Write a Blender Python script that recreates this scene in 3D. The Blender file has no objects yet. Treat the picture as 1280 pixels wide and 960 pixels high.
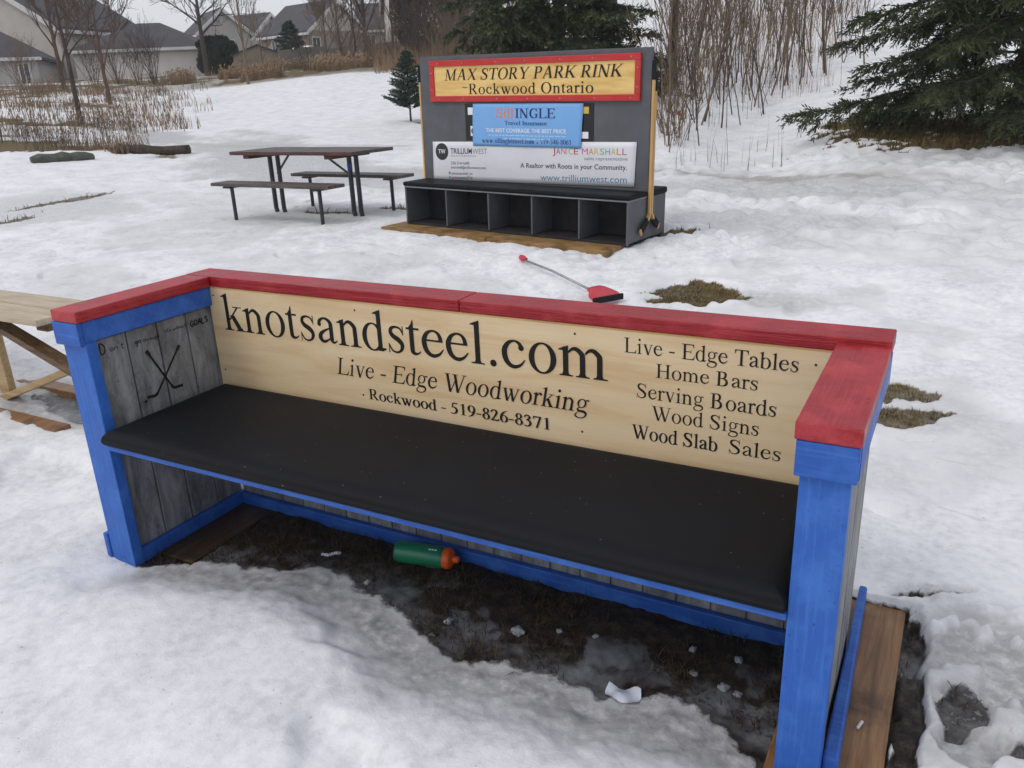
import bpy, bmesh, math, random
import numpy as np
from mathutils import Vector, Matrix
SC = bpy.context.scene
COL = SC.collection
R = math.radians
# ---------------------------------------------------------------- camera, sky, sun, exposure
CAM = Vector((2.54636, -1.54151, 1.55956))
MX = Matrix(((0.880272, -0.456871, -0.128027), (0.472825, 0.822227, 0.316828), (-0.039482, -0.339429, 0.939803)))  # right, forward, up columns
FPX = 1024.0
cd = bpy.data.cameras.new('camera'); cam = bpy.data.objects.new('camera', cd); COL.objects.link(cam)
cd.sensor_width = 36.0; cd.lens = 28.8; cd.clip_start = 0.05; cd.clip_end = 2000
r_, f_, u_ = MX.col[0], MX.col[1], MX.col[2]
cam.matrix_world = Matrix(((r_[0], u_[0], -f_[0], CAM[0]), (r_[1], u_[1], -f_[1], CAM[1]), (r_[2], u_[2], -f_[2], CAM[2]), (0, 0, 0, 1)))
SC.camera = cam
SUN_EL, SUN_AZ = R(52), R(215)        # azimuth clockwise from +y
w = bpy.data.worlds.new('World'); SC.world = w; w.use_nodes = True
nt = w.node_tree; bg = nt.nodes['Background']
sky = nt.nodes.new('ShaderNodeTexSky'); sky.sky_type = 'NISHITA'; sky.sun_disc = False
sky.sun_elevation = SUN_EL; sky.sun_rotation = SUN_AZ; sky.air_density = 1.0; sky.dust_density = 4.0; sky.ozone_density = 1.0
bw = nt.nodes.new('ShaderNodeRGBToBW'); nt.links.new(sky.outputs[0], bw.inputs[0])
mx = nt.nodes.new('ShaderNodeMix'); mx.data_type = 'RGBA'; mx.inputs[0].default_value = 0.72      # cloud deck over the blue
nt.links.new(sky.outputs[0], mx.inputs[6]); mx.inputs[7].default_value = (6.8, 6.87, 7.25, 1)
nt.links.new(mx.outputs[2], bg.inputs[0]); bg.inputs[1].default_value = 0.12
sl = bpy.data.lights.new('sun', 'SUN'); sun = bpy.data.objects.new('sun', sl); COL.objects.link(sun)
sl.energy = 0.55; sl.angle = R(25); sl.color = (1.0, 0.97, 0.93)
sun.rotation_euler = (math.pi/2-SUN_EL, 0, -SUN_AZ+math.pi)
SC.view_settings.view_transform = 'Standard'; SC.view_settings.look = 'None'; SC.view_settings.gamma = 1.0
SC.view_settings.use_curve_mapping = False; SC.view_settings.exposure = 0.2
SC.render.engine = 'CYCLES'; SC.cycles.use_denoising = True; SC.cycles.max_bounces = 6; SC.cycles.volume_bounces = 0

def P(px, py, r):
    """world point seen at photo pixel (px, py), r metres away on the map"""
    d = MX @ Vector(((px-640)/FPX, 1, -(py-480)/FPX)); t = r/math.hypot(d[0], d[1])
    return CAM+d*t

# ---------------------------------------------------------------- materials
def mat(name, base, rough=0.6, spec=0.4, build=None, **kw):
    m = bpy.data.materials.new(name); m.use_nodes = True
    b = m.node_tree.nodes['Principled BSDF']
    b.inputs['Base Color'].default_value = (*base, 1); b.inputs['Roughness'].default_value = rough
    b.inputs['Specular IOR Level'].default_value = spec
    for k, v in kw.items(): b.inputs[k].default_value = v
    if build: build(m.node_tree, b)
    return m
class NB:
    def __init__(s, nt): s.nt = nt
    def n(s, t, **kw):
        o = s.nt.nodes.new(t)
        for k, v in kw.items(): setattr(o, k, v)
        return o
    def l(s, a, b): s.nt.links.new(a, b)
    def coord(s, scale=(1, 1, 1), kind='Object'):
        t = s.n('ShaderNodeTexCoord'); m = s.n('ShaderNodeMapping'); m.inputs['Scale'].default_value = scale
        s.l(t.outputs[kind], m.inputs[0]); return m.outputs[0]
    def noise(s, vec, scale=5, detail=5, rough=0.55, dist=0.0):
        o = s.n('ShaderNodeTexNoise'); o.inputs['Scale'].default_value = scale; o.inputs['Detail'].default_value = detail
        o.inputs['Roughness'].default_value = rough; o.inputs['Distortion'].default_value = dist
        if vec is not None: s.l(vec, o.inputs['Vector'])
        return o.outputs['Fac']
    def ramp(s, fac, *stops):
        o = s.n('ShaderNodeValToRGB'); e = o.color_ramp.elements
        while len(e) < len(stops): e.new(0.5)
        for i, (p, c) in enumerate(stops):
            e[i].position = p; e[i].color = (*c, 1) if len(c) == 3 else c
        s.l(fac, o.inputs[0]); return o.outputs[0]
    def val(s, fac, a, b, c0=0.0, c1=1.0):
        o = s.n('ShaderNodeMapRange'); o.clamp = True
        o.inputs[1].default_value = a; o.inputs[2].default_value = b; o.inputs[3].default_value = c0; o.inputs[4].default_value = c1
        s.l(fac, o.inputs[0]); return o.outputs[0]
    def math(s, op, a, b=None):
        o = s.n('ShaderNodeMath', operation=op)
        for i, v in enumerate((a, b)):
            if v is None: continue
            if isinstance(v, (int, float)): o.inputs[i].default_value = v
            else: s.l(v, o.inputs[i])
        return o.outputs[0]
    def mix(s, fac, a, b, mode='MIX'):
        o = s.n('ShaderNodeMix', data_type='RGBA', blend_type=mode)
        for i, v in ((0, fac), (6, a), (7, b)):
            if isinstance(v, (int, float)): o.inputs[i].default_value = v
            elif isinstance(v, tuple): o.inputs[i].default_value = (*v, 1)
            else: s.l(v, o.inputs[i])
        return o.outputs[2]
    def bump(s, bsdf, h, strength=0.3, dist=0.01):
        o = s.n('ShaderNodeBump'); o.inputs['Strength'].default_value = strength; o.inputs['Distance'].default_value = dist
        s.l(h, o.inputs['Height']); s.l(o.outputs[0], bsdf.inputs['Normal'])
    def attr(s, name):
        o = s.n('ShaderNodeAttribute'); o.attribute_name = name; return o.outputs['Fac']
def painted(c0, c1, c2, scale=(2, 30, 30), lo=.42, hi=.68, rough=0.5, bstr=.35):
    """brushed paint over rough timber: base, worn tint, dark pits"""
    def f(nt, b):
        k = NB(nt); v = k.coord(scale)
        g = k.noise(v, 3.0, 6, .65); big = k.noise(k.coord((1, 1, 1)), 9, 4, .6); pit = k.noise(k.coord((1, 1, 1)), 90, 3, .6)
        c = k.mix(k.val(big, lo, hi), c0, c1)
        c = k.mix(k.math('MULTIPLY', k.val(g, .5, .66), .6), c, c1)
        c = k.mix(k.math('MULTIPLY', k.val(pit, .64, .74), .6), c, c2)
        k.l(c, b.inputs['Base Color']); k.l(k.val(big, .35, .7, rough-.12, rough+.15), b.inputs['Roughness'])
        k.bump(b, k.math('ADD', g, k.math('MULTIPLY', pit, .4)), bstr, .004)
    return f
def wood(c0, c1, c2, scale=(1.2, 22, 22), stain=0.0, bstr=.2):
    def f(nt, b):
        k = NB(nt); v = k.coord(scale)
        g = k.noise(v, 2.2, 8, .6, .6); g2 = k.noise(v, 9, 4, .6)
        c = k.ramp(g, (.3, c0), (.52, c1), (.72, c2))
        c = k.mix(k.math('MULTIPLY', k.val(g2, .5, .7), .25), c, c0)
        if stain:
            s_ = k.noise(k.coord((1, 1, 1)), 4.5, 5, .6, .4)
            c = k.mix(k.math('MULTIPLY', k.val(s_, .48, .68), stain), c, (c0[0]*.25, c0[1]*.22, c0[2]*.2))
        k.l(c, b.inputs['Base Color']); k.bump(b, g2, bstr, .003)
    return f
def mottled(c0, c1, c2, scale=(1, 1, 1), s=8, bstr=.2, det=6):
    def f(nt, b):
        k = NB(nt); v = k.coord(scale)
        g = k.noise(v, s, det, .62, .3); fine = k.noise(v, s*14, 3, .6)
        c = k.ramp(g, (.3, c0), (.5, c1), (.7, c2))
        c = k.mix(k.math('MULTIPLY', k.val(fine, .5, .75), .3), c, c0)
        k.l(c, b.inputs['Base Color']); k.bump(b, fine, bstr, .004)
    return f
M = {}
M['red'] = mat('red_paint', (.4, .02, .03), .5, .5, painted((.29, .006, .012), (.42, .035, .045), (.09, .005, .007), (1.4, 40, 40), .48, .68, .42, .9))
M['red_side'] = mat('red_paint_arm', (.4, .02, .03), .5, .5, painted((.32, .006, .013), (.46, .045, .055), (.09, .005, .007), (40, 1.4, 40), .46, .66, .42, .9))
M['blue'] = mat('blue_paint', (.03, .12, .6), .55, .35, painted((.024, .112, .44), (.055, .18, .56), (.010, .03, .12), (34, 34, 1.6), .46, .72, .5, .5))
M['blue_rail'] = mat('blue_paint_rail', (.03, .12, .6), .55, .35, painted((.021, .095, .40), (.05, .165, .53), (.010, .03, .12), (1.6, 34, 34), .46, .72, .5, .5))
def tin(nt, b):
    k = NB(nt); v = k.coord((5, 5, 1.6))
    g = k.noise(v, 3.2, 7, .68, .8); st = k.noise(k.coord((40, 40, 1.2)), 1.0, 4, .6); sp = k.noise(k.coord((1, 1, 1)), 60, 3, .6)
    c = k.ramp(g, (.3, (.085, .09, .095)), (.48, (.19, .198, .205)), (.66, (.32, .33, .335)))
    c = k.mix(k.math('MULTIPLY', k.val(st, .5, .7), .35), c, (.09, .095, .10))
    c = k.mix(k.math('MULTIPLY', k.val(sp, .6, .72), .5), c, (.035, .036, .038))
    k.l(c, b.inputs['Base Color']); k.bump(b, k.math('ADD', st, sp), .2, .003)
M['tin'] = mat('grey_washed_boards', (.15, .15, .16), .55, .4, tin)
def pine(nt, b):
    k = NB(nt); v = k.coord((1.0, 9, 9))
    g = k.noise(v, 1.6, 9, .55, .9); f = k.noise(k.coord((2, 60, 60)), 3, 3, .6); big = k.noise(k.coord((1, 1, 1.6)), 2.2, 3, .5)
    c = k.ramp(g, (.32, (.66, .47, .26)), (.5, (.74, .575, .35)), (.68, (.78, .63, .41)))
    c = k.mix(k.math('MULTIPLY', k.val(big, .5, .75), .4), c, (.60, .39, .18))
    c = k.mix(k.math('MULTIPLY', k.val(f, .55, .75), .18), c, (.44, .28, .13))
    k.l(c, b.inputs['Base Color']); k.bump(b, f, .06, .002)
M['pine'] = mat('varnished_pine', (.65, .48, .27), .42, .4, pine)
M['pine_edge'] = mat('pine_cut_edge', (.66, .42, .16), .5, .4, wood((.5, .3, .10), (.66, .42, .17), (.7, .48, .22)))
M['ink'] = mat('black_engraving', (.012, .011, .010), .6, .3)
M['pencil'] = mat('marker_ink', (.012, .012, .014), .6, .3)
def cush(nt, b):
    k = NB(nt); v = k.coord((1, 1, 1))
    wv = k.noise(v, 420, 2, .6); big = k.noise(v, 2.5, 4, .5)
    vo = k.n('ShaderNodeTexVoronoi'); vo.inputs['Scale'].default_value = 38; k.l(k.coord((1, 1.4, 1)), vo.inputs['Vector'])
    sp = k.val(vo.outputs['Distance'], .05, .11, 1, 0)
    rnd = k.n('ShaderNodeSeparateColor'); k.l(vo.outputs['Color'], rnd.inputs[0])
    keep = k.math('GREATER_THAN', rnd.outputs[0], .76)
    c = k.ramp(big, (.3, (.0055, .006, .0075)), (.7, (.0100, .0106, .0132)))
    c = k.mix(k.math('MULTIPLY', k.math('MULTIPLY', sp, keep), .5), c, (.32, .33, .36))
    k.l(c, b.inputs['Base Color']); k.l(k.val(big, .3, .7, .5, .66), b.inputs['Roughness']); k.bump(b, wv, .25, .001)
M['cushion'] = mat('black_outdoor_fabric', (.015, .015, .016), .6, .12, cush)
M['plank'] = mat('wet_brown_plank', (.2, .1, .05), .4, .5, wood((.12, .055, .02), (.25, .125, .05), (.38, .20, .082), (22, 1.2, 22), .8))
M['plank_dark'] = mat('dark_brown_plank', (.06, .035, .018), .45, .4, wood((.022, .013, .007), (.06, .034, .017), (.12, .07, .035), (22, 1.2, 22), .8))  # darker brown version of the plank wood, for the left end
M['osb'] = mat('yellowed_board', (.3, .2, .08), .6, .3, wood((.15, .085, .03), (.30, .18, .07), (.40, .26, .11), (3, 10, 10), .6))
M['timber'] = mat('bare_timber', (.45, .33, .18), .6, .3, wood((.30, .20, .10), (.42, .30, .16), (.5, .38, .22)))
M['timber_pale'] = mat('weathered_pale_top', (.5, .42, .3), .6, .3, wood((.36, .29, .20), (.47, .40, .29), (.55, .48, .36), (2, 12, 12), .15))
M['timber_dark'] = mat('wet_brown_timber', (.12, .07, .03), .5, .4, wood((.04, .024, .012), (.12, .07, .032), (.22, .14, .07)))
M['grey_ply'] = mat('grey_painted_plywood', (.1, .1, .11), .6, .35, mottled((.082, .088, .098), (.098, .104, .115), (.118, .124, .136), (1, 1, 1), 5, .1))
M['cubby'] = mat('dark_cubby_inside', (.03, .03, .033), .7, .2, mottled((.022, .022, .025), (.03, .03, .034), (.042, .042, .047), (1, 1, 1), 6, .1))  # cubby floor and back, coloured darker than the grey plywood
M['grey_edge'] = mat('grey_painted_edges', (.2, .2, .21), .6, .35, mottled((.16, .165, .175), (.2, .205, .215), (.25, .255, .265), (1, 1, 1), 9, .1))
M['red_frame'] = mat('red_frame_paint', (.5, .03, .03), .5, .4, painted((.46, .022, .022), (.52, .045, .04), (.2, .01, .01), (2, 30, 30), .4, .75))
M['yellow_pine'] = mat('yellow_varnished_pine', (.75, .5, .15), .4, .4, wood((.62, .38, .115), (.76, .52, .18), (.82, .60, .25), (1.0, 7, 7), 0))
M['banner_blue'] = mat('blue_vinyl', (.16, .4, .75), .4, .4, mottled((.17, .39, .74), (.185, .41, .76), (.20, .43, .78), (1, 1, 1), 3, .03))
M['banner_white'] = mat('white_vinyl', (.72, .73, .76), .4, .4, mottled((.66, .67, .71), (.70, .71, .75), (.73, .74, .77), (1, 1, 1), 3, .03))
M['black'] = mat('black_board', (.012, .012, .013), .4, .4)
M['navy'] = mat('navy_print', (.018, .03, .13), .5, .3)
M['orange_print'] = mat('orange_print', (.72, .24, .10), .5, .3)
M['white_print'] = mat('white_print', (.8, .8, .82), .5, .3)
M['pale_print'] = mat('pale_blue_print', (.45, .62, .85), .5, .3)
M['charcoal_print'] = mat('charcoal_print', (.035, .035, .04), .5, .3)
M['grey_print'] = mat('grey_print', (.22, .24, .27), .5, .3)
M['steel_print'] = mat('steel_blue_print', (.10, .24, .37), .5, .3)
for k_, c_ in (('p_red', (.55, .06, .08)), ('p_orange', (.7, .25, .06)), ('p_green', (.25, .45, .15)), ('p_teal', (.1, .38, .42)), ('p_purple', (.35, .1, .3)), ('p_pink', (.62, .12, .25)), ('p_gold', (.65, .45, .1)), ('p_blue', (.15, .3, .55))):
    M[k_] = mat('print_'+k_[2:], c_, .5, .3)
M['stick'] = mat('stick_wood', (.55, .34, .13), .45, .4, wood((.44, .25, .085), (.56, .35, .14), (.62, .42, .19), (22, 22, 1.2)))
M['tape'] = mat('black_cloth_tape', (.014, .014, .016), .8, .2)
M['plastic_red'] = mat('red_plastic', (.5, .03, .05), .35, .5, mottled((.44, .022, .04), (.5, .03, .05), (.54, .04, .06), (1, 1, 1), 10, .05))
M['alu'] = mat('dull_aluminium', (.32, .33, .35), .4, .5, mottled((.27, .28, .30), (.33, .34, .36), (.38, .39, .4), (1, 1, 1), 20, .05), Metallic=0.6)
M['bottle'] = mat('green_squeeze_plastic', (.01, .16, .08), .32, .5, mottled((.010, .15, .075), (.013, .18, .09), (.016, .20, .10), (1, 1, 1), 14, .04))
M['cap'] = mat('orange_cap_plastic', (.75, .10, .015), .4, .5, mottled((.66, .085, .012), (.75, .11, .018), (.8, .13, .02), (1, 1, 1), 30, .1))
M['paper'] = mat('white_paper', (.75, .76, .8), .8, .2, mottled((.66, .67, .72), (.74, .75, .79), (.78, .79, .82), (1, 1, 1), 40, .1))
M['ice'] = mat('clear_ice', (.55, .58, .62), .15, .5, mottled((.36, .38, .41), (.52, .55, .58), (.66, .68, .71), (1, 1, 1), 40, .4), **{'Transmission Weight': .35, 'IOR': 1.31})
M['shard'] = mat('milky_plastic', (.6, .65, .72), .25, .5, mottled((.5, .55, .62), (.6, .65, .72), (.68, .72, .78), (1, 1, 1), 30, .1))
M['table_wood'] = mat('weathered_table_boards', (.1, .08, .07), .55, .4, wood((.045, .038, .034), (.085, .072, .064), (.15, .125, .11), (2, 14, 14), .2))
M['table_edge'] = mat('red_brown_table_edge', (.16, .05, .04), .55, .4, wood((.035, .022, .02), (.095, .040, .031), (.13, .058, .046), (2, 14, 14), .5))
M['dark_metal'] = mat('black_steel_tube', (.02, .023, .028), .4, .5, mottled((.014, .016, .02), (.022, .025, .03), (.035, .038, .042), (1, 1, 1), 20, .1))
M['blue_tape'] = mat('blue_tape_wrap', (.03, .08, .3), .5, .4)
M['log'] = mat('wet_bark_log', (.05, .035, .025), .7, .3, mottled((.02, .015, .011), (.05, .036, .026), (.09, .066, .05), (4, 4, 4), 4, .5))
M['stone'] = mat('mossy_grey_stone', (.1, .1, .08), .7, .3, mottled((.045, .047, .036), (.085, .088, .07), (.13, .13, .11), (2, 2, 2), 5, .4))
M['bark'] = mat('grey_brown_bark', (.07, .055, .045), .8, .2, mottled((.035, .028, .024), (.07, .056, .048), (.11, .092, .08), (3, 3, .6), 6, .3))
M['bark_red'] = mat('reddish_twigs', (.12, .08, .06), .8, .2, mottled((.065, .042, .034), (.115, .075, .055), (.16, .11, .085), (3, 3, .6), 6, .3))
M['bark_tan'] = mat('tan_stems', (.15, .105, .07), .8, .2, mottled((.09, .064, .044), (.17, .122, .082), (.25, .185, .13), (3, 3, .6), 6, .3))
M['bark_orange'] = mat('orange_brown_bark', (.13, .08, .05), .8, .2, mottled((.06, .036, .022), (.13, .078, .045), (.18, .115, .07), (3, 3, 1), 6, .3))
def needles(c0, c1, c2):
    def f(nt, b):
        k = NB(nt); g = k.noise(k.coord((1, 1, 1)), 2.2, 4, .6); h = k.noise(k.coord((1, 1, 1)), 14, 3, .6)
        c = k.ramp(k.math('ADD', k.math('MULTIPLY', g, .6), k.math('MULTIPLY', h, .4)), (.36, c0), (.5, c1), (.64, c2))
        k.l(c, b.inputs['Base Color'])
    return f
M['needle'] = mat('spruce_needles', (.03, .05, .025), .6, .25, needles((.014, .023, .012), (.034, .048, .018), (.095, .105, .036)))
M['needle_young'] = mat('young_spruce_needles', (.03, .05, .03), .6, .25, needles((.022, .038, .030), (.036, .062, .044), (.06, .09, .06)))
M['cedar'] = mat('cedar_foliage', (.025, .035, .02), .6, .25, needles((.014, .020, .014), (.024, .033, .021), (.04, .05, .03)))
M['straw'] = mat('dry_straw', (.28, .17, .08), .8, .2, mottled((.15, .095, .055), (.23, .155, .09), (.33, .24, .15), (1, 1, 1), 1.2, .1))
M['weed'] = mat('dry_weed_stems', (.12, .085, .06), .8, .2, mottled((.08, .056, .036), (.15, .108, .07), (.23, .17, .115), (1, 1, 1), 1.5, .1))
M['turf'] = mat('dead_turf_blades', (.16, .12, .05), .8, .2, mottled((.06, .042, .018), (.14, .10, .04), (.22, .17, .075), (1, 1, 1), 9, .1))
M['litter'] = mat('dark_wet_litter', (.05, .035, .02), .7, .3, mottled((.02, .014, .008), (.05, .036, .02), (.12, .09, .05), (1, 1, 1), 20, .1))
def siding(c, s=9.0):
    def f(nt, b):
        k = NB(nt); t = k.n('ShaderNodeTexCoord'); sp = k.n('ShaderNodeSeparateXYZ'); k.l(t.outputs['Object'], sp.inputs[0])
        fr = k.math('FRACT', k.math('MULTIPLY', sp.outputs[2], s)); ln = k.val(fr, 0, .16, 0, 1)
        n = k.noise(k.coord(), 1.2, 4, .6)
        col = k.mix(k.val(n, .3, .7), tuple(x*.92 for x in c), tuple(min(x*1.06, .9) for x in c))
        col = k.mix(k.val(ln, 0, 1, .25, 0), col, tuple(x*.7 for x in c))
        k.l(col, b.inputs['Base Color']); k.bump(b, ln, .3, .02)
    return f
M['siding'] = mat('beige_siding', (.42, .39, .36), .7, .3, siding((.52, .485, .44)))
M['siding_pale'] = mat('pale_siding', (.52, .5, .48), .7, .3, siding((.60, .575, .54)))
M['siding_grey'] = mat('grey_siding', (.33, .33, .34), .7, .3, siding((.44, .425, .41)))
def brick(nt, b):
    k = NB(nt); t = k.n('ShaderNodeTexBrick'); t.inputs['Scale'].default_value = 4.0
    t.inputs['Color1'].default_value = (.24, .155, .125, 1); t.inputs['Color2'].default_value = (.19, .125, .105, 1); t.inputs['Mortar'].default_value = (.3, .26, .23, 1)
    t.inputs['Mortar Size'].default_value = .012; k.l(k.coord((1, 1, 1), 'Generated'), t.inputs['Vector'])
    n = k.noise(k.coord(), 3, 4, .6); c = k.mix(k.math('MULTIPLY', n, .35), t.outputs[0], (.26, .19, .16)); k.l(c, b.inputs['Base Color'])
M['brick'] = mat('brown_brick', (.23, .15, .12), .8, .2, brick)
def shingle(nt, b):
    k = NB(nt); g = k.noise(k.coord((1, 1, 1)), 1.1, 4, .6); f = k.noise(k.coord((3, 3, 9)), 6, 3, .7)
    c = k.ramp(g, (.3, (.062, .060, .066)), (.7, (.088, .086, .092))); c = k.mix(k.math('MULTIPLY', k.val(f, .45, .7), .4), c, (.045, .044, .05))
    k.l(c, b.inputs['Base Color'])
M['shingle'] = mat('dark_shingles', (.07, .07, .075), .85, .2, shingle)
M['trim'] = mat('white_trim', (.6, .6, .6), .6, .3, mottled((.56, .56, .57), (.62, .62, .62), (.66, .66, .66), (1, 1, 1), 3, .02))
M['glass'] = mat('dark_window_glass', (.04, .045, .055), .08, .6)
M['shed'] = mat('tan_shed_boards', (.36, .3, .22), .75, .2, siding((.33, .28, .215), 0.01))
M['fence'] = mat('grey_fence_boards', (.25, .22, .2), .8, .2, wood((.18, .16, .145), (.25, .225, .205), (.31, .285, .26), (12, 12, 1.2)))
M['snow_cap'] = mat('roof_snow', (.78, .8, .83), .7, .3, mottled((.74, .76, .80), (.78, .80, .83), (.8, .82, .85), (1, 1, 1), 3, .1))
M['butt'] = mat('cigarette_paper', (.7, .68, .64), .8, .2, mottled((.6, .57, .52), (.7, .68, .65), (.74, .72, .7), (1, 1, 1), 60, .1))
M['leaf'] = mat('dead_orange_leaf', (.3, .12, .05), .7, .2, mottled((.2, .075, .03), (.3, .12, .05), (.36, .17, .08), (1, 1, 1), 20, .1))

# ---------------------------------------------------------------- mesh helpers
class MB:
    def __init__(s): s.v = []; s.f = []; s.m = []; s.mi = 0
    def add(s, vs, fs):
        b = len(s.v); s.v += [tuple(p) for p in vs]; s.f += [tuple(b+i for i in f) for f in fs]; s.m += [s.mi]*len(fs)
    def box(s, x0, x1, y0, y1, z0, z1):
        s.add([(x0, y0, z0), (x1, y0, z0), (x1, y1, z0), (x0, y1, z0), (x0, y0, z1), (x1, y0, z1), (x1, y1, z1), (x0, y1, z1)],
              [(3, 2, 1, 0), (4, 5, 6, 7), (0, 1, 5, 4), (1, 2, 6, 5), (2, 3, 7, 6), (3, 0, 4, 7)])
    def bar(s, a, b, w, h, up=(0, 0, 1)):
        a, b = Vector(a), Vector(b); d = (b-a).normalized(); x = d.cross(Vector(up))
        if x.length < 1e-4: x = d.cross(Vector((1, 0, 0)))
        x.normalize(); y = x.cross(d); x *= w/2; y *= h/2
        s.add([a-x-y, a+x-y, a+x+y, a-x+y, b-x-y, b+x-y, b+x+y, b-x+y],
              [(3, 2, 1, 0), (4, 5, 6, 7), (0, 1, 5, 4), (1, 2, 6, 5), (2, 3, 7, 6), (3, 0, 4, 7)])
    def prism(s, poly, axis, a0, a1):
        """2D polygon (ccw) extruded along axis 0/1/2"""
        def p3(q, a): return {0: (a, q[0], q[1]), 1: (q[0], a, q[1]), 2: (q[0], q[1], a)}[axis]
        n = len(poly); vs = [p3(q, a0) for q in poly]+[p3(q, a1) for q in poly]
        fs = [tuple(range(n-1, -1, -1)), tuple(range(n, 2*n))]+[(i, (i+1) % n, n+(i+1) % n, n+i) for i in range(n)]
        s.add(vs, fs)
    def tube(s, pts, rad, n=6, cap=True):
        pts = [Vector(p) for p in pts]; N = len(pts)
        if not hasattr(rad, '__len__'): rad = [rad]*N
        vs = []; ref = None
        for i, p in enumerate(pts):
            d = (pts[min(i+1, N-1)]-pts[max(i-1, 0)]).normalized()
            if ref is None:
                ref = d.cross(Vector((0.31, 0.17, 0.93)))
                if ref.length < 1e-3: ref = d.cross(Vector((1, 0, 0)))
            ref = (ref-d*ref.dot(d))
            if ref.length < 1e-6: ref = d.orthogonal()
            ref.normalize(); b2 = d.cross(ref)
            for k in range(n):
                a = 2*math.pi*k/n; vs.append(p+(ref*math.cos(a)+b2*math.sin(a))*rad[i])
        fs = []
        for i in range(N-1):
            for k in range(n):
                fs.append((i*n+k, i*n+(k+1) % n, (i+1)*n+(k+1) % n, (i+1)*n+k))
        if cap and n > 2: fs += [tuple(range(n-1, -1, -1)), tuple((N-1)*n+k for k in range(n))]
        s.add(vs, fs)
    def lathe(s, prof, axis_o, axis_d, n=24):
        o, d = Vector(axis_o), Vector(axis_d).normalized(); a = d.orthogonal().normalized(); b = d.cross(a); vs = []
        for t, r in prof:
            for k in range(n):
                q = 2*math.pi*k/n; vs.append(o+d*t+(a*math.cos(q)+b*math.sin(q))*r)
        N = len(prof); fs = [(i*n+k, i*n+(k+1) % n, (i+1)*n+(k+1) % n, (i+1)*n+k) for i in range(N-1) for k in range(n)]
        fs += [tuple(range(n-1, -1, -1)), tuple((N-1)*n+k for k in range(n))]
        s.add(vs, fs)
    def build(s, name, m, parent=None, bevel=0.0, smooth=False, segs=2, jitter=0.0):
        me = bpy.data.meshes.new(name); me.from_pydata(s.v, [], s.f)
        ms = m if isinstance(m, (list, tuple)) else [m]
        for q in ms: me.materials.append(q)
        if len(ms) > 1: me.polygons.foreach_set('material_index', s.m)
        if bevel > 0 or smooth:
            bm = bmesh.new(); bm.from_mesh(me)
            bmesh.ops.recalc_face_normals(bm, faces=bm.faces)
            if bevel > 0:
                es = [e for e in bm.edges if len(e.link_faces) == 2 and e.calc_face_angle(0) > 0.5]
                bmesh.ops.bevel(bm, geom=es, offset=bevel, segments=segs, affect='EDGES', profile=0.5)
            bm.to_mesh(me); bm.free()
        if smooth: me.polygons.foreach_set('use_smooth', [True]*len(me.polygons))
        me.update()
        o = bpy.data.objects.new(name, me); COL.objects.link(o)
        if parent is not None: o.parent = parent
        return o
def tag(o, label=None, cat=None, group=None, kind=None):
    if label: o['label'] = label
    if cat: o['category'] = cat
    if group: o['group'] = group
    if kind: o['kind'] = kind
    return o
def thing(name, label, cat, loc=(0, 0, 0), rz=0.0, group=None):
    o = bpy.data.objects.new(name, None); COL.objects.link(o); o.empty_display_size = .2
    o.location = loc; o.rotation_euler = (0, 0, rz)
    return tag(o, label, cat, group)
# ---------------------------------------------------------------- serif lettering (drawn stroke by stroke, 1000 units to the em)
def _st(a, b, y0, y1): return [(a, y0), (b, y0), (b, y1), (a, y1)]
def _ft(a, b, x0, x1, y, s=1):      # bracketed serif on a stem a..b; s=1 foot, s=-1 head
    return [(x0, y), (x1, y), (x1, y+s*17), (b+14, y+s*26), (b, y+s*62), (a, y+s*62), (a-14, y+s*26), (x0, y+s*17)]
def _fl(a, b, y): return [(a-72, y-52), (b-12, y+8), (b, y+8), (b, y-110), (a, y-110), (a-4, y-68), (a-70, y-66)]
def _di(x0, y0, x1, y1, w): return [(x0-w/2, y0), (x0+w/2, y0), (x1+w/2, y1), (x1-w/2, y1)]
def _cv(*p):                        # ribbon along smooth points (x, y, width)
    n = len(p); out = []
    for i in range(n-1):
        p0, p1, p2, p3 = p[max(i-1, 0)], p[i], p[i+1], p[min(i+2, n-1)]
        for k in range(6):
            t = k/6.0
            out.append([0.5*(2*p1[c]+(p2[c]-p0[c])*t+(2*p0[c]-5*p1[c]+4*p2[c]-p3[c])*t*t+(3*p1[c]-p0[c]-3*p2[c]+p3[c])*t**3) for c in range(3)])
    out.append(list(p[-1]))
    L, R_ = [], []
    for i, q in enumerate(out):
        a, b = out[max(i-1, 0)], out[min(i+1, len(out)-1)]
        dx, dy = b[0]-a[0], b[1]-a[1]; l = math.hypot(dx, dy) or 1
        nx, ny = -dy/l, dx/l; w = max(q[2], 8)/2
        L.append((q[0]+nx*w, q[1]+ny*w)); R_.append((q[0]-nx*w, q[1]-ny*w))
    return ('strip', L, R_)
def _arc(cx, cy, rx, ry, tx, ty, a0=0, a1=360):
    L, R_ = [], []
    for i in range(33):
        a = math.radians(a0+(a1-a0)*i/32)
        L.append((cx+rx*math.cos(a), cy+ry*math.sin(a))); R_.append((cx+(rx-tx)*math.cos(a), cy+(ry-ty)*math.sin(a)))
    return ('strip', L, R_)
def _dot(cx, cy, r): return [(cx+r*math.cos(k*math.pi/8), cy+r*math.sin(k*math.pi/8)) for k in range(16)]
def _stemserif(a, b, f0, f1, h0=None, h1=None, H=662):
    o = [_st(a, b, 0, H), _ft(a, b, f0, f1, 0)]
    if h0 is not None: o.append(_ft(a, b, h0, h1, H, -1))
    return o
def _arch(x): return _cv((x, 355, 28), (x+60, 412, 46), (x+130, 415, 66), (x+205, 350, 80), (x+218, 280, 84), (x+218, 20, 84))
_tickL = [(470, 0), (575, 0), (600, 172), (577, 172), (545, 80), (480, 36)]
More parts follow.
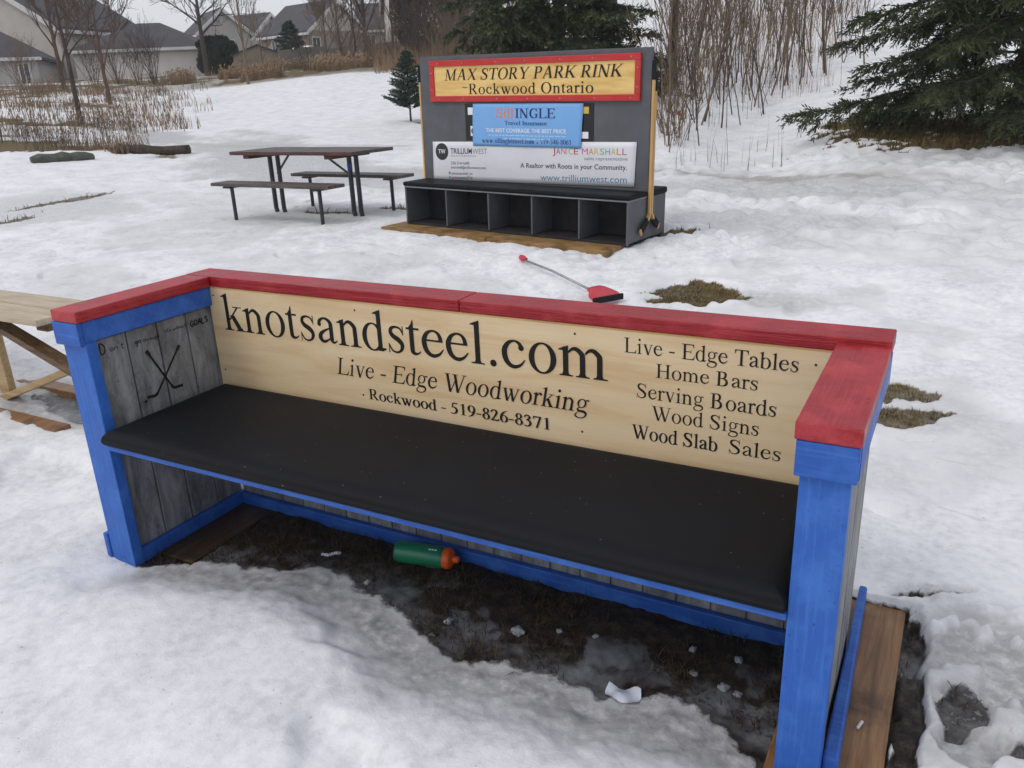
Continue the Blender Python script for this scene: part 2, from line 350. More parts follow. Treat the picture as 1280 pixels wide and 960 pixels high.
_tickT = [(470, 662), (562, 662), (568, 515), (547, 515), (522, 590), (470, 626)]
_RB = _cv((200, 644, 36), (330, 644, 40), (430, 600, 84), (462, 495, 102), (430, 390, 84), (330, 335, 40), (200, 335, 36))
_six = [_cv((440, 668, 16), (310, 620, 40), (180, 500, 80), (105, 330, 92), (90, 205, 92)), _arc(255, 205, 212, 215, 92, 28)]
def _rot(sh):
    f = lambda q: [(500-x, 660-y) for x, y in q]
    return [('strip', f(s[1]), f(s[2])) if s[0] == 'strip' else f(s) for s in sh]
GL = {
'k': (500, [_st(83, 167, 0, 660), _fl(83, 167, 675), _ft(83, 167, 10, 240, 0), _di(160, 190, 385, 440, 42), _di(240, 285, 405, 8, 112), _st(268, 482, 432, 450), _ft(350, 450, 290, 505, 0)]),
'n': (500, [_st(75, 159, 0, 440), _fl(75, 159, 450), _ft(75, 159, 16, 230, 0), _arch(159), _ft(335, 419, 270, 485, 0)]),
'm': (778, [_st(75, 159, 0, 440), _fl(75, 159, 450), _ft(75, 159, 16, 230, 0), _arch(159), _ft(335, 419, 275, 485, 0), _arch(419), _ft(595, 679, 540, 762, 0)]),
'o': (500, [_arc(250, 220, 222, 240, 92, 28)]),
't': (278, [_cv((112, 450, 84), (112, 110, 84), (128, 45, 74), (180, 25, 46), (240, 45, 26), (270, 75, 16)), _st(13, 255, 416, 450), [(70, 445), (154, 445), (154, 579), (140, 579), (110, 510), (62, 455)]]),
's': (389, [_cv((328, 330, 20), (290, 405, 34), (205, 432, 36), (120, 405, 56), (98, 340, 72), (145, 275, 82), (240, 222, 88), (302, 160, 80), (305, 95, 68), (265, 35, 42), (190, 9, 34), (110, 38, 32), (60, 130, 18)), _st(46, 62, -8, 150), _st(326, 342, 305, 458)]),
'a': (444, [_cv((75, 325, 66), (92, 385, 62), (160, 430, 40), (240, 425, 50), (308, 372, 74), (322, 300, 82), (322, 90, 82), (340, 38, 56), (380, 30, 36), (436, 66, 20)), _dot(82, 330, 40), _cv((300, 270, 24), (190, 225, 42), (100, 160, 72), (82, 95, 88), (120, 38, 66), (180, 32, 50), (250, 65, 32), (300, 100, 26))]),
'd': (500, [_st(335, 419, -8, 660), _fl(335, 419, 675), [(415, -8), (415, 50), (492, 50), (492, 30), (430, -8)], _arc(240, 220, 213, 240, 90, 28, 42, 318)]),
'e': (444, [_cv((375, 275, 74), (350, 370, 64), (290, 428, 40), (210, 436, 36), (125, 390, 64), (72, 300, 86), (68, 210, 92), (100, 110, 86), (170, 45, 68), (250, 32, 60), (340, 70, 42), (418, 155, 16)), _st(80, 405, 262, 292)]),
'l': (278, [_st(95, 181, 0, 660), _fl(95, 181, 675), _ft(95, 181, 20, 257, 0)]),
'.': (250, [_dot(125, 44, 55)]), ',': (250, [_dot(125, 44, 55), _cv((150, 40, 50), (150, -40, 30), (90, -130, 14))]),
"'": (180, [_cv((90, 676, 70), (90, 560, 46), (90, 440, 18))]),
'c': (444, [_cv((352, 330, 70), (325, 395, 56), (240, 434, 32), (145, 398, 60), (82, 310, 84), (72, 220, 92), (102, 118, 86), (170, 48, 68), (250, 34, 58), (340, 72, 40), (408, 155, 16)), _dot(350, 335, 46)]),
'L': (611, _stemserif(105, 205, 12, 290, 12, 296)+[_st(150, 560, 0, 36), _tickL]),
'E': (611, _stemserif(105, 205, 12, 290, 12, 290)+[_st(150, 550, 626, 662), _tickT, _st(150, 560, 0, 36), _tickL, _st(205, 425, 322, 358), _st(425, 445, 262, 420)]),
'i': (278, [_st(95, 179, 0, 440), _fl(95, 179, 450), _ft(95, 179, 16, 253, 0), _dot(136, 618, 54)]),
'v': (500, [_di(110, 442, 272, -10, 98), _di(268, 0, 410, 442, 36), _st(15, 215, 432, 450), _st(335, 485, 432, 450)]),
'-': (333, [_st(39, 290, 195, 255)]), '~': (500, [_cv((40, 220, 50), (150, 250, 50), (280, 200, 50), (420, 235, 50))]),
'g': (500, [_arc(232, 298, 165, 158, 64, 26), _cv((340, 385, 26), (400, 425, 44), (475, 405, 54)), _cv((165, 160, 26), (105, 105, 44), (130, 55, 62), (240, 32, 76), (360, 20, 82), (438, -45, 66), (410, -140, 48), (300, -200, 32), (180, -200, 36), (75, -155, 52), (62, -90, 40), (130, -20, 26), (180, 25, 30))]),
'W': (944, [_di(120, 650, 335, -10, 108), _di(338, 0, 520, 520, 40), _di(450, 650, 655, -10, 108), _di(660, 0, 845, 650, 40), _st(5, 245, 642, 662), _st(325, 575, 642, 662), _st(755, 935, 642, 662)]),
'w': (722, [_di(105, 440, 255, -10, 94), _di(258, 0, 375, 340, 34), _di(345, 440, 490, -10, 94), _di(493, 0, 630, 440, 34), _st(18, 200, 432, 450), _st(255, 440, 432, 450), _st(555, 700, 432, 450)]),
'r': (333, [_st(75, 159, 0, 440), _fl(75, 159, 450), _ft(75, 159, 5, 245, 0), _cv((155, 330, 28), (205, 405, 46), (265, 425, 66), (305, 400, 66)), _dot(300, 400, 46)]),
'R': (667, _stemserif(105, 205, 17, 294)+[_st(17, 230, 642, 662), _RB, _di(300, 345, 560, 6, 122), _st(470, 662, 0, 19)]),
'P': (556, _stemserif(105, 205, 17, 294)+[_st(17, 230, 642, 662), _RB]),
'B': (667, _stemserif(105, 205, 17, 240)+[_st(17, 230, 642, 662), _cv((200, 644, 36), (310, 644, 40), (405, 600, 84), (430, 505, 98), (395, 405, 78), (300, 355, 38), (200, 355, 34)), _cv((260, 352, 30), (400, 330, 74), (490, 200, 108), (440, 65, 88), (320, 18, 42), (200, 18, 36))]),
'T': (611, _stemserif(255, 357, 155, 455)+[_st(40, 570, 626, 662), [(17, 662), (110, 662), (110, 626), (60, 590), (36, 492), (17, 492)], [(594, 662), (500, 662), (500, 626), (550, 590), (575, 492), (594, 492)]]),
'b': (500, [_st(70, 154, 0, 660), _fl(70, 154, 675), _arc(255, 220, 215, 240, 92, 28, -138, 138)]),
'H': (722, _stemserif(105, 205, 15, 296, 15, 296)+_stemserif(517, 617, 426, 706, 426, 706)+[_st(200, 520, 318, 356)]),
'S': (556, [_cv((445, 490, 20), (405, 590, 40), (275, 640, 42), (145, 600, 78), (112, 510, 90), (180, 405, 106), (330, 315, 114), (428, 215, 104), (430, 115, 88), (360, 38, 56), (250, 10, 40), (130, 50, 42), (58, 190, 20)), _st(44, 62, -14, 205), _st(445, 463, 450, 676)]),
'M': (889, [_st(120, 160, 0, 650), _ft(120, 160, 12, 268, 0), _di(165, 655, 445, 0, 110), _di(440, 0, 695, 640, 42), _st(660, 762, 0, 662), _ft(660, 762, 580, 863, 0), _st(12, 210, 642, 662), _st(680, 863, 642, 662)]),
'A': (722, [_di(120, 6, 350, 674, 42), _di(355, 674, 585, 6, 116), _st(190, 470, 215, 252), _st(15, 228, 0, 19), _st(445, 706, 0, 19)]),
'X': (722, [_di(155, 650, 575, 10, 126), _di(120, 10, 600, 650, 44), _st(10, 300, 642, 662), _st(480, 695, 642, 662), _st(10, 235, 0, 19), _st(420, 704, 0, 19)]),
'O': (722, [_arc(361, 331, 327, 345, 112, 32)]),
'Y': (722, [_di(130, 650, 355, 295, 116), _di(380, 300, 600, 650, 42), _st(312, 412, 0, 320), _ft(312, 412, 216, 510, 0), _st(22, 285, 642, 662), _st(500, 703, 642, 662)]),
'K': (722, _stemserif(105, 205, 34, 296, 34, 296)+[_di(190, 275, 570, 645, 48), _di(290, 385, 600, 10, 134), _st(465, 680, 642, 662), _st(455, 723, 0, 19)]),
'I': (333, _stemserif(115, 217, 18, 315, 18, 315)),
'N': (722, [_st(110, 150, 0, 640), _ft(110, 150, 12, 240, 0), _di(130, 655, 575, -10, 124), _st(560, 600, 0, 650), _st(12, 160, 642, 662), _ft(560, 600, 465, 707, 662, -1)]),
'u': (500, [_cv((117, 440, 84), (117, 120, 84), (142, 48, 76), (215, 26, 52), (290, 55, 38), (340, 100, 28)), _st(335, 419, -8, 440), [(9, 450), (75, 450), (75, 415), (30, 430), (9, 432)], [(270, 450), (335, 450), (335, 415), (290, 430), (270, 432)], [(415, -8), (415, 50), (479, 50), (479, 30), (430, -8)]]),
'G': (722, [_cv((595, 480, 20), (545, 585, 46), (420, 642, 38), (270, 605, 76), (160, 500, 104), (128, 330, 116), (160, 170, 108), (270, 52, 80), (420, 20, 44), (530, 45, 46), (590, 85, 50)), _st(535, 632, 50, 300), _ft(535, 632, 448, 709, 300, -1), _st(590, 608, 450, 676)]),
'0': (500, [_arc(250, 330, 222, 345, 96, 28)]),
'1': (500, [_st(215, 302, 0, 650), [(111, 590), (285, 676), (302, 676), (302, 610), (215, 610), (111, 572)], _ft(215, 302, 118, 394, 0)]),
'2': (500, [_cv((50, 480, 18), (100, 595, 62), (215, 635, 56), (325, 590, 84), (345, 480, 88), (285, 340, 72), (170, 160, 56), (70, 40, 44)), _st(35, 440, 0, 70), [(400, 0), (440, 0), (480, 140), (462, 140), (400, 68)]]),
'3': (500, [_cv((60, 500, 18), (115, 605, 60), (215, 642, 52), (315, 590, 78), (322, 485, 82), (230, 395, 48), (165, 365, 32)), _cv((165, 365, 32), (290, 345, 68), (372, 230, 92), (345, 100, 82), (235, 22, 50), (110, 22, 60), (48, 50, 34))]),
'4': (500, [_st(295, 382, 0, 676), _di(45, 210, 330, 660, 48), _st(12, 472, 165, 232)]),
'5': (500, [_st(155, 420, 604, 662), [(410, 604), (420, 662), (440, 690), (425, 604)], _di(115, 380, 172, 655, 36), _cv((105, 380, 30), (215, 400, 52), (330, 335, 86), (372, 215, 96), (325, 90, 82), (205, 20, 50), (90, 22, 60), (34, 45, 40))]),
'6': (500, _six), '9': (500, _rot(_six)),
'7': (500, [_st(60, 450, 598, 662), [(60, 662), (78, 662), (100, 598), (36, 500), (20, 505)], _di(205, -8, 412, 620, 66)]),
'8': (500, [_arc(250, 512, 165, 158, 76, 30), _arc(250, 175, 200, 188, 88, 30)]),
' ': (250, []),
}
def serif_polys(text, shear=0.0, bold=0.0, track=0.0):
    """list of closed polygons/strips as (verts, faces) in em units, and the advance"""
    x = 0.0; out = []
    for ch in text:
        adv, sh = GL[ch]
        for s in sh:
            if s[0] == 'strip':
                L, R_ = s[1], s[2]; n = len(L)
                vs = L+R_; fs = [(i, i+1, n+i+1, n+i) for i in range(n-1)]
            else:
                vs = list(s); fs = [tuple(range(len(s)))]
            out.append(([((x+a+shear*b)/1000.0, b/1000.0) for a, b in vs], fs))
            if bold:
                out.append(([((x+a+bold+shear*b)/1000.0, b/1000.0) for a, b in vs], fs))
        x += adv+track
    return out, x/1000.0
# ---------------------------------------------------------------- terrain
AZ = [-14.6, -2.2, 5.4, 12.4, 18.4, 25.1, 34.5, 40.7, 50.2, 58.7, 70.5]
KR = [0, 3.6, 5, 6.5, 8, 10, 12, 14, 17, 20, 24, 30, 37, 44, 60, 120]
TZ = [
 [0.0, 0.01, 0.09, 0.22, 0.3, 0.38, 0.55, 0.75, 1.1, 1.46, 2.0, 2.9, 3.86, 4.41, 5.5, 7.64],
 [0.0, 0.01, 0.09, 0.22, 0.3, 0.38, 0.62, 0.77, 0.99, 1.32, 1.8, 2.62, 3.7, 4.56, 6.45, 8.59],
 [0.0, 0.01, 0.09, 0.22, 0.3, 0.38, 0.6, 0.78, 1.03, 1.41, 1.96, 2.86, 4.05, 5.01, 7.11, 9.25],
 [0.0, 0.01, 0.09, 0.21, 0.28, 0.3, 0.35, 0.54, 0.8, 1.19, 1.79, 2.79, 4.1, 5.08, 7.18, 9.32],
 [0.0, 0.01, 0.09, 0.22, 0.3, 0.33, 0.39, 0.65, 1.05, 1.51, 2.09, 2.96, 4.02, 4.73, 6.36, 8.5],
 [0.0, 0.01, 0.09, 0.22, 0.3, 0.32, 0.4, 0.5, 0.66, 0.92, 1.37, 2.12, 3.03, 3.59, 4.73, 6.88],
 [0.0, 0.01, 0.09, 0.22, 0.3, 0.32, 0.38, 0.45, 0.61, 0.73, 0.97, 1.49, 2.32, 3.05, 4.06, 6.2],
 [0.0, 0.01, 0.09, 0.22, 0.3, 0.3, 0.38, 0.48, 0.62, 0.74, 0.97, 1.44, 2.15, 2.8, 3.58, 5.72],
 [0.0, 0.01, 0.09, 0.21, 0.28, 0.3, 0.36, 0.45, 0.63, 0.78, 0.92, 1.24, 1.78, 2.33, 3.26, 5.41],
 [0.0, 0.01, 0.09, 0.21, 0.27, 0.29, 0.36, 0.49, 0.75, 0.94, 1.14, 1.5, 1.9, 2.27, 3.12, 5.26],
 [0.0, 0.01, 0.09, 0.21, 0.27, 0.29, 0.35, 0.42, 0.81, 1.04, 1.25, 1.51, 1.83, 2.14, 2.85, 5.0]]
def _pch(xs, ys, q):
    xs = np.array(xs, float); ys = np.array(ys, float); d = np.diff(ys)/np.diff(xs); m = np.zeros_like(xs)
    for j in range(1, len(xs)-1):
        m[j] = 0 if d[j-1]*d[j] <= 0 else 2*d[j-1]*d[j]/(d[j-1]+d[j])
    m[-1] = d[-1]; q = np.clip(q, xs[0], xs[-1]); i = np.clip(np.searchsorted(xs, q, side='right')-1, 0, len(xs)-2)
    h = xs[i+1]-xs[i]; t = (q-xs[i])/h
    return (2*t**3-3*t**2+1)*ys[i]+(t**3-2*t*t+t)*h*m[i]+(-2*t**3+3*t*t)*ys[i+1]+(t**3-t*t)*h*m[i+1]
RG = np.linspace(0, 130, 1301); AG = np.linspace(-30, 90, 241)
_byr = np.array([_pch(KR, z, RG) for z in TZ])
GT = np.array([_pch(AZ, _byr[:, j], AG) for j in range(len(RG))])          # [r, az]
def g_arr(x, y):
    dx, dy = x-CAM[0], y-CAM[1]; r = np.hypot(dx, dy); a = np.degrees(np.arctan2(-dx, dy))
    a = np.where(a > 150, a-360, a)
    ri = np.clip(r*10, 0, 1299.99); ai = np.clip((a+30)*2, 0, 239.99)
    i0 = ri.astype(int); j0 = ai.astype(int); fr = ri-i0; fa = ai-j0
    return (GT[i0, j0]*(1-fr)*(1-fa)+GT[i0+1, j0]*fr*(1-fa)+GT[i0, j0+1]*(1-fr)*fa+GT[i0+1, j0+1]*fr*fa)
def G(x, y): return float(g_arr(np.array([x]), np.array([y]))[0])
def vnoise(x, y, seed):
    xi = np.floor(x).astype(np.int64); yi = np.floor(y).astype(np.int64); fx = x-xi; fy = y-yi
    fx = fx*fx*fx*(fx*(fx*6-15)+10); fy = fy*fy*fy*(fy*(fy*6-15)+10)
    def h(i, j):
        n = (i*374761393+j*668265263+seed*1442695041) & 0x7fffffff
        n = ((n ^ (n >> 13))*1274126177) & 0x7fffffff
        n = n ^ (n >> 16)
        return (n & 0xffff)/65535.0
    return (h(xi, yi)*(1-fx)+h(xi+1, yi)*fx)*(1-fy)+(h(xi, yi+1)*(1-fx)+h(xi+1, yi+1)*fx)*fy
def fbm(x, y, s, o=4, seed=1):
    t = 0; a = .5; n = 0
    for k in range(o):
        c, sn = math.cos(.6*k+.3), math.sin(.6*k+.3)
        t = t+a*vnoise((x*c-y*sn)/s+17.3*k, (x*sn+y*c)/s+9.1*k, seed+k); n += a; a *= .5; s *= .5
    return t/n
def sst(a, b, x):
    t = np.clip((x-a)/(b-a), 0, 1); return t*t*(3-2*t)
EDGE_X = [-.2, .02, .13, .28, .46, .60, .72, .9, 1.1, 1.24, 1.37, 1.55, 1.71, 1.86, 2.0, 2.1, 2.2, 2.27, 2.33, 2.6]
EDGE_Y = [.04, .04, .06, .17, .21, .26, .31, .29, .235, .15, .11, .14, .16, .15, .20, .22, .16, .09, .05, .05]
# bare ground: cx, cy, rx, ry, rotation (deg), turf (1) or soil (0), strength
BARE = [(1.0, 3.98, .28, .27, 8, 1, 1), (.83, 3.72, .12, .08, 0, 1, .9), (2.38, 2.42, .19, .11, 10, 1, 1), (2.34, 2.74, .19, .11, 0, 1, .95),
        (-7.85, 5.25, .10, 1.05, 4, 1, .85), (-7.1, 4.05, .10, .5, 20, 1, .7), (-3.75, 5.72, .5, .10, 0, 1, .85), (-3.1, 6.1, .3, .10, 0, 1, .7), (.25, 5.55, .28, .14, 30, 1, .95),
        (2.9, 12.3, 2.3, 1.6, 0, 1, 1.0), (5.0, 12.4, 3.0, 1.9, 0, 1, 1.0), (1.3, 12.9, 1.0, .55, -20, 1, .8), (2.1, 10.55, .6, .14, 0, 1, .7),
        (-18.3, 12.8, 1.1, .5, -30, 1, .9), (-11.8, 9.4, .6, .35, -40, 1, .9), (-13.0, 8.4, 1.6, .5, 60, 1, .8), (-10.5, 9.2, .5, .2, -30, 1, .6),
        (2.585, .46, .045, .46, 3, 0, .95), (2.70, .40, .08, .12, 20, 0, .7), (2.86, .33, .16, .05, 25, 0, .75), (2.60, .93, .14, .035, 30, 0, .6),
        (-1.45, .86, .30, .10, 0, 0, .6), (-9.3, 16.1, .5, .3, 0, 1, .6)]
ICE = [(-8.8, 9.8, 5.5, 1.6, -36, .75), (-13.5, 11.6, 3.0, .8, -36, .8), (-4.2, 8.3, 4.0, 1.3, -10, .7), (-7.4, 4.6, 1.6, 1.6, 0, .55), (.9, 8.4, 2.2, 1.0, 10, .62), (3.5, 8.1, 3.0, .9, 0, .48),
       (1.0, 6.3, 1.6, .9, 0, .55), (3.5, 5.8, 2.5, 1.0, 0, .35), (1.45, 3.95, .45, .25, 0, .6), (2.55, 2.6, .4, .35, 0, .55), (2.74, .45, .30, .5, 0, .60), (-1.5, .85, .5, .25, 0, .8), (-3.8, 5.6, 1.3, .5, 0, .5), (-1.8, 2.0, 1.2, .4, 20, .3), (2.9, 2.1, .5, .3, 0, .35)]
def ell(x, y, e):
    c, s = math.cos(R(e[4])), math.sin(R(e[4])); dx, dy = x-e[0], y-e[1]
    return np.hypot((dx*c+dy*s)/e[2], (-dx*s+dy*c)/e[3])
def terrain(x, y):
    dx, dy = x-CAM[0], y-CAM[1]; r = np.hypot(dx, dy); az = np.degrees(np.arctan2(-dx, dy))
    g = g_arr(x, y)
    n1 = fbm(x, y, .9, 4, 3)-.5; n2 = fbm(x, y, .22, 4, 11)-.5; n3 = fbm(x, y, .06, 3, 23)-.5; nb = fbm(x, y, 5, 3, 31)-.5
    bare = np.zeros_like(x); turf = np.zeros_like(x); ice = np.zeros_like(x)
    for e in BARE:
        rr = max(e[2], e[3]); sc = .5 if rr > .8 else .18
        d = ell(x, y, e)+1.1*(fbm(x, y, sc, 4, 41)-.5)+(.95*(fbm(x, y, .11, 3, 43)-.5))
        m = sst(1.12, .82, d)*e[6]; turf = np.where(m > bare, e[5], turf); bare = np.maximum(bare, m)
    for e in ICE:
        d = ell(x, y, e)+1.0*n1+.5*n2
        ice = np.maximum(ice, sst(1.25, .55, d)*e[5])
    # melt mottling of the trodden middle ground
    mm = sst(.50, .66, fbm(x, y, 1.3, 4, 33))*sst(3.2, 5, r)*sst(16, 11, r); ice = np.maximum(ice, mm*.42)
    m2 = sst(.54, .66, fbm(x, y, .38, 3, 35))*sst(2.6, 3.4, r)*sst(12, 9, r); ice = np.maximum(ice, m2*.36)
    # dirty slush where the path crosses
    slush = np.zeros_like(x)
    for e in ((-.1, 9.38, 1.7, .30, -14, 1.0), (1.6, 8.9, 1.6, .35, -10, .6), (-11.2, 10.85, 2.6, .22, 4, .9), (-8.0, 11.6, 2.2, .30, 20, .7), (-3.7, 5.55, .9, .35, 0, .6), (1.5, 3.9, .35, .2, 0, .5)):
        slush = np.maximum(slush, sst(1.25, .5, ell(x, y, e)+1.2*(fbm(x, y, .6, 4, 37)-.5)+.5*n2)*e[5])
    ice = np.maximum(ice, slush*.8)
    # soil and weeds showing through on the far left and along the crest
    lw = sst(52.5, 56, az+6*nb)*sst(16.6, 18.2, r+2*nb)*sst(62, 55, r)
    p = fbm(x, y, 1.6, 4, 57)-.5; m = lw*sst(.03, .12, p+.5*(fbm(x, y, .5, 3, 58)-.5))*.75
    turf = np.where(m > bare, 1, turf); bare = np.maximum(bare, m)
    cr = sst(40, 43.5, r+9*(fbm(x, y, 3, 3, 61)-.5))*sst(33, 35, az)*(.30+.75*sst(.42, .58, fbm(x, y, 1.1, 3, 63)))
    cr = np.maximum(cr, sst(38, 40, r)*sst(90, 35, az)*sst(18, 22, az)*.6)
    turf = np.where(cr > bare, 1, turf); bare = np.maximum(bare, cr)
    hl = sst(.10, .17, fbm(x, y, .7, 4, 71)-.5)*sst(11, 13, r)*sst(21, 18, az)*.35
    turf = np.where(hl > bare, 1, turf); bare = np.maximum(bare, hl)
    # melted ground inside the front bench
    ey = np.interp(x, EDGE_X, EDGE_Y)+.07*n2+.03*n3
    q = [ey-y, y-.74, .09-x, x-2.40]; d_in = np.where(np.maximum.reduce(q) > 0, -np.sqrt(sum(np.maximum(k, 0)**2 for k in q)), -np.maximum.reduce(q))
    near = (r < 5)
    ins = sst(-.09, .05, d_in+.05*(fbm(x, y, .09, 3, 45)-.5))*near
    bare = np.maximum(bare, ins); turf = np.where(ins > .3, 0, turf)
    band = near*sst(-.40, -.07, d_in+.20*n2)*(y < .72)*sst(.0, .22, x)*(x < 2.4)
    ice = np.maximum(ice, band*(1-ins)*.95)
    ice = np.maximum(ice, ins*sst(.17, .0, d_in+.22*n2)*.9)
    ice = np.maximum(ice, ins*sst(.0, .09, fbm(x, y, .20, 4, 81)-.46)*.95*sst(.52, .30, y))
    front = near*sst(.02, -.30, d_in)*sst(1.3, .4, y)
    # snow thickness and surface
    far = sst(10, 20, r)
    tr = sst(6, 7.5, r)*sst(14, 11, r)                                   # trodden, lumpy belt
    trr = tr*sst(32, 24, az)
    sm = sst(4.6, 3.2, r)                                                # the smooth drift in the foreground
    th = .035+.030*front+.030*n1*(1-.3*sm)+.040*n2*(1+.5*trr)*(1-.6*far)*(1-.72*sm)+.012*n3*(1-.6*sm)+.035*sm*(fbm(x, y, .55, 2, 87)-.5)
    lump = np.abs(fbm(x, y, .34, 3, 91)-.5)*2
    th = th-.05*trr*sst(.35, .0, lump)+.085*trr*lump
    hol = sst(.12, .24, fbm(x, y, .5, 3, 97)-.5); th = th-.045*hol*sst(5, 4, r)*.5-.03*hol*(1-far)*.6
    th = np.maximum(th, .004)*(1-.75*ice)+.008*ice
    th = th*(1-near*sst(.78, .6, y)*(.93*sst(-.36, .0, d_in)*sst(-.25, .12, x)*sst(2.7, 2.4, x)))
    n4 = fbm(x, y, .035, 3, 103)-.5
    h = g+th*(1-bare)+bare*(-.004+.016*n3+.010*n4+.02*n2)
    h = h+ice*(1-bare)*(.014*n3+.004*n4)
    # chunky refrozen rim right of the bench
    rk = near*sst(1.3, .6, ell(x, y, (2.76, .45, .26, .5, 0)))
    ch = fbm(x, y, .12, 3, 107)
    ice = np.maximum(ice, rk*.9*sst(.52, .42, ch))
    h = h+rk*.045*(sst(.42, .56, ch)-.3)
    bare = np.maximum(bare, rk*sst(.36, .28, ch)*.30); turf = np.where((rk > .3) & (ch < .38), 0, turf)
    h = h+.12*nb*far+sst(14, 22, r)*.10*(fbm(x, y, 2.2, 3, 109)-.5)
    # solid boards press into the ground
    for (xa, xb, ya, yb, zt) in ((2.28, 2.558, -.05, .842, .012), (-.03, .28, .12, .63, -.012)):
        inr = (x > xa) & (x < xb) & (y > ya) & (y < yb); h = np.where(inr, np.minimum(h, zt), h); bare = np.where(inr, 1.0, bare); turf = np.where(inr, 0, turf)
    c, s = math.cos(-.117), math.sin(-.117); lu = (x+2.275)*c+(y-5.135)*s; lv = -(x+2.275)*s+(y-5.135)*c
    inr = (lu > -.14) & (lu < 2.38) & (lv > -.25) & (lv < .82); h = np.where(inr, np.minimum(h, .300-.02*lu), h)
    rim = sst(.10, .0, np.maximum(np.maximum(-.14-lu, lu-2.38), np.maximum(-.25-lv, lv-.82)))
    h = np.where(~inr, h*(1-rim)+np.minimum(h, .318-.02*lu)*rim, h)
    return h, bare, turf, ice, slush
_foot = []
random.seed(5)
def make_ground():
    az = list(np.arange(-24, 84, .19)); az = list(np.arange(-180, -24, 4.0))+az+list(np.arange(84, 180, 4.0))
    rr = [.05, .2, .4, .6, .75]; r = .9
    while r < 13: rr.append(r); r *= 1.0052
    while r < 130: rr.append(r); r *= 1.014
    rr += [160, 200, 260]
    A, RR = np.meshgrid(np.radians(np.array(az)), np.array(rr)); na, nr = len(az), len(rr)
    x = CAM[0]-np.sin(A)*RR; y = CAM[1]+np.cos(A)*RR
    h, bare, turf, ice, slush = terrain(x, y)
    for (fx, fy, fr, fd, fa) in _foot:
        c, s = math.cos(fa), math.sin(fa); dx, dy = x-fx, y-fy
        d = np.hypot((dx*c+dy*s)/fr, (-dx*s+dy*c)/(fr*.42))
        h = h-fd*np.where(d < 2, np.exp(-(d**4)*.9)-.25*np.exp(-((d-1.25)/.3)**2), 0)*(1-bare)
    co = np.stack([x, y, h], -1).reshape(-1, 3)
    i = np.arange(nr-1)[:, None]*na; j = np.arange(na)[None, :]; j2 = (j+1) % na
    q = np.stack([i+j, i+na+j, i+na+j2, i+j2], -1).reshape(-1, 4)[:, ::-1]
    me = bpy.data.meshes.new('snowy_ground'); nq = len(q)
    me.vertices.add(len(co)); me.vertices.foreach_set('co', co.ravel())
    me.loops.add(nq*4); me.loops.foreach_set('vertex_index', q.ravel().astype(np.int32))
    me.polygons.add(nq); me.polygons.foreach_set('loop_start', (np.arange(nq)*4).astype(np.int32))
    me.polygons.foreach_set('use_smooth', np.ones(nq, bool))
    for nm, a in (('bare', bare), ('turf', turf), ('ice', ice), ('slush', slush)):
        t = me.attributes.new(nm, 'FLOAT', 'POINT'); t.data.foreach_set('value', a.ravel().astype(np.float32))
    me.update(calc_edges=True); me.validate()
    def f(nt, b):
        k = NB(nt); v = k.coord()
        n1 = k.noise(v, 3.0, 6, .6); n2 = k.noise(v, 24, 6, .65); n3 = k.noise(v, 150, 3, .6); n4 = k.noise(v, .35, 4, .6)
        snow = k.ramp(k.math('ADD', k.math('MULTIPLY', n1, .55), k.math('MULTIPLY', n2, .45)), (.34, (.58, .59, .605)), (.5, (.735, .745, .76)), (.62, (.82, .825, .835)))
        spk = k.noise(v, 60, 2, .5); snow = k.mix(k.math('MULTIPLY', k.val(spk, .735, .77), .6), snow, (.16, .13, .10))
        icec = k.ramp(n2, (.3, (.25, .252, .25)), (.5, (.43, .432, .43)), (.7, (.64, .642, .64)))
        turf = k.ramp(k.math('ADD', k.math('MULTIPLY', n2, .5), k.math('MULTIPLY', n3, .5)), (.34, (.030, .022, .010)), (.5, (.115, .085, .033)), (.66, (.20, .155, .068)))
        soil = k.ramp(k.math('ADD', k.math('MULTIPLY', n2, .6), k.math('MULTIPLY', n3, .4)), (.36, (.008, .0065, .0055)), (.5, (.024, .018, .013)), (.66, (.075, .058, .04)))  # wet soil, darkened further to stand in for weak light under the bench
        sl_ = k.math('MULTIPLY', k.attr('slush'), k.val(n1, .3, .6)); icec = k.mix(k.math('MULTIPLY', sl_, .8), icec, k.ramp(n2, (.3, (.16, .145, .10)), (.5, (.33, .31, .24)), (.7, (.50, .48, .41))))
        gnd = k.mix(k.attr('turf'), soil, turf)
        ia = k.math('ADD', k.attr('ice'), k.math('MULTIPLY', k.math('SUBTRACT', n2, .5), .9)); fi = k.val(ia, .22, .85)
        c = k.mix(fi, snow, icec)
        ba = k.math('ADD', k.attr('bare'), k.math('MULTIPLY', k.math('SUBTRACT', n2, .5), 1.1)); fb = k.val(ba, .36, .62)
        # thin clear ice keeps some of the soil it covers
        wet = k.math('MULTIPLY', fi, k.val(n1, .42, .62)); gi = k.mix(k.math('MULTIPLY', wet, .78), gnd, (.24, .25, .265))
        c = k.mix(fb, c, gi)
        k.l(c, b.inputs['Base Color'])
        ro = k.math('SUBTRACT', .85, k.math('MULTIPLY', fi, .55)); k.l(ro, b.inputs['Roughness'])
        hh = k.math('ADD', k.math('MULTIPLY', n2, 1.0), k.math('MULTIPLY', n3, .35))
        k.bump(b, hh, .42, .008)
    m = mat('old_snow_and_turf', (.8, .82, .85), .8, .35, f)
    me.materials.append(m)
    o = bpy.data.objects.new('snowy_ground', me); COL.objects.link(o); tag(o, kind='structure')
    return co, bare.ravel(), ice.ravel()
for _ in range(26):
    _foot.append((random.uniform(-1.0, 5), random.uniform(1.4, 5.2), random.uniform(.10, .15), random.uniform(.010, .028), random.uniform(0, 3.1)))
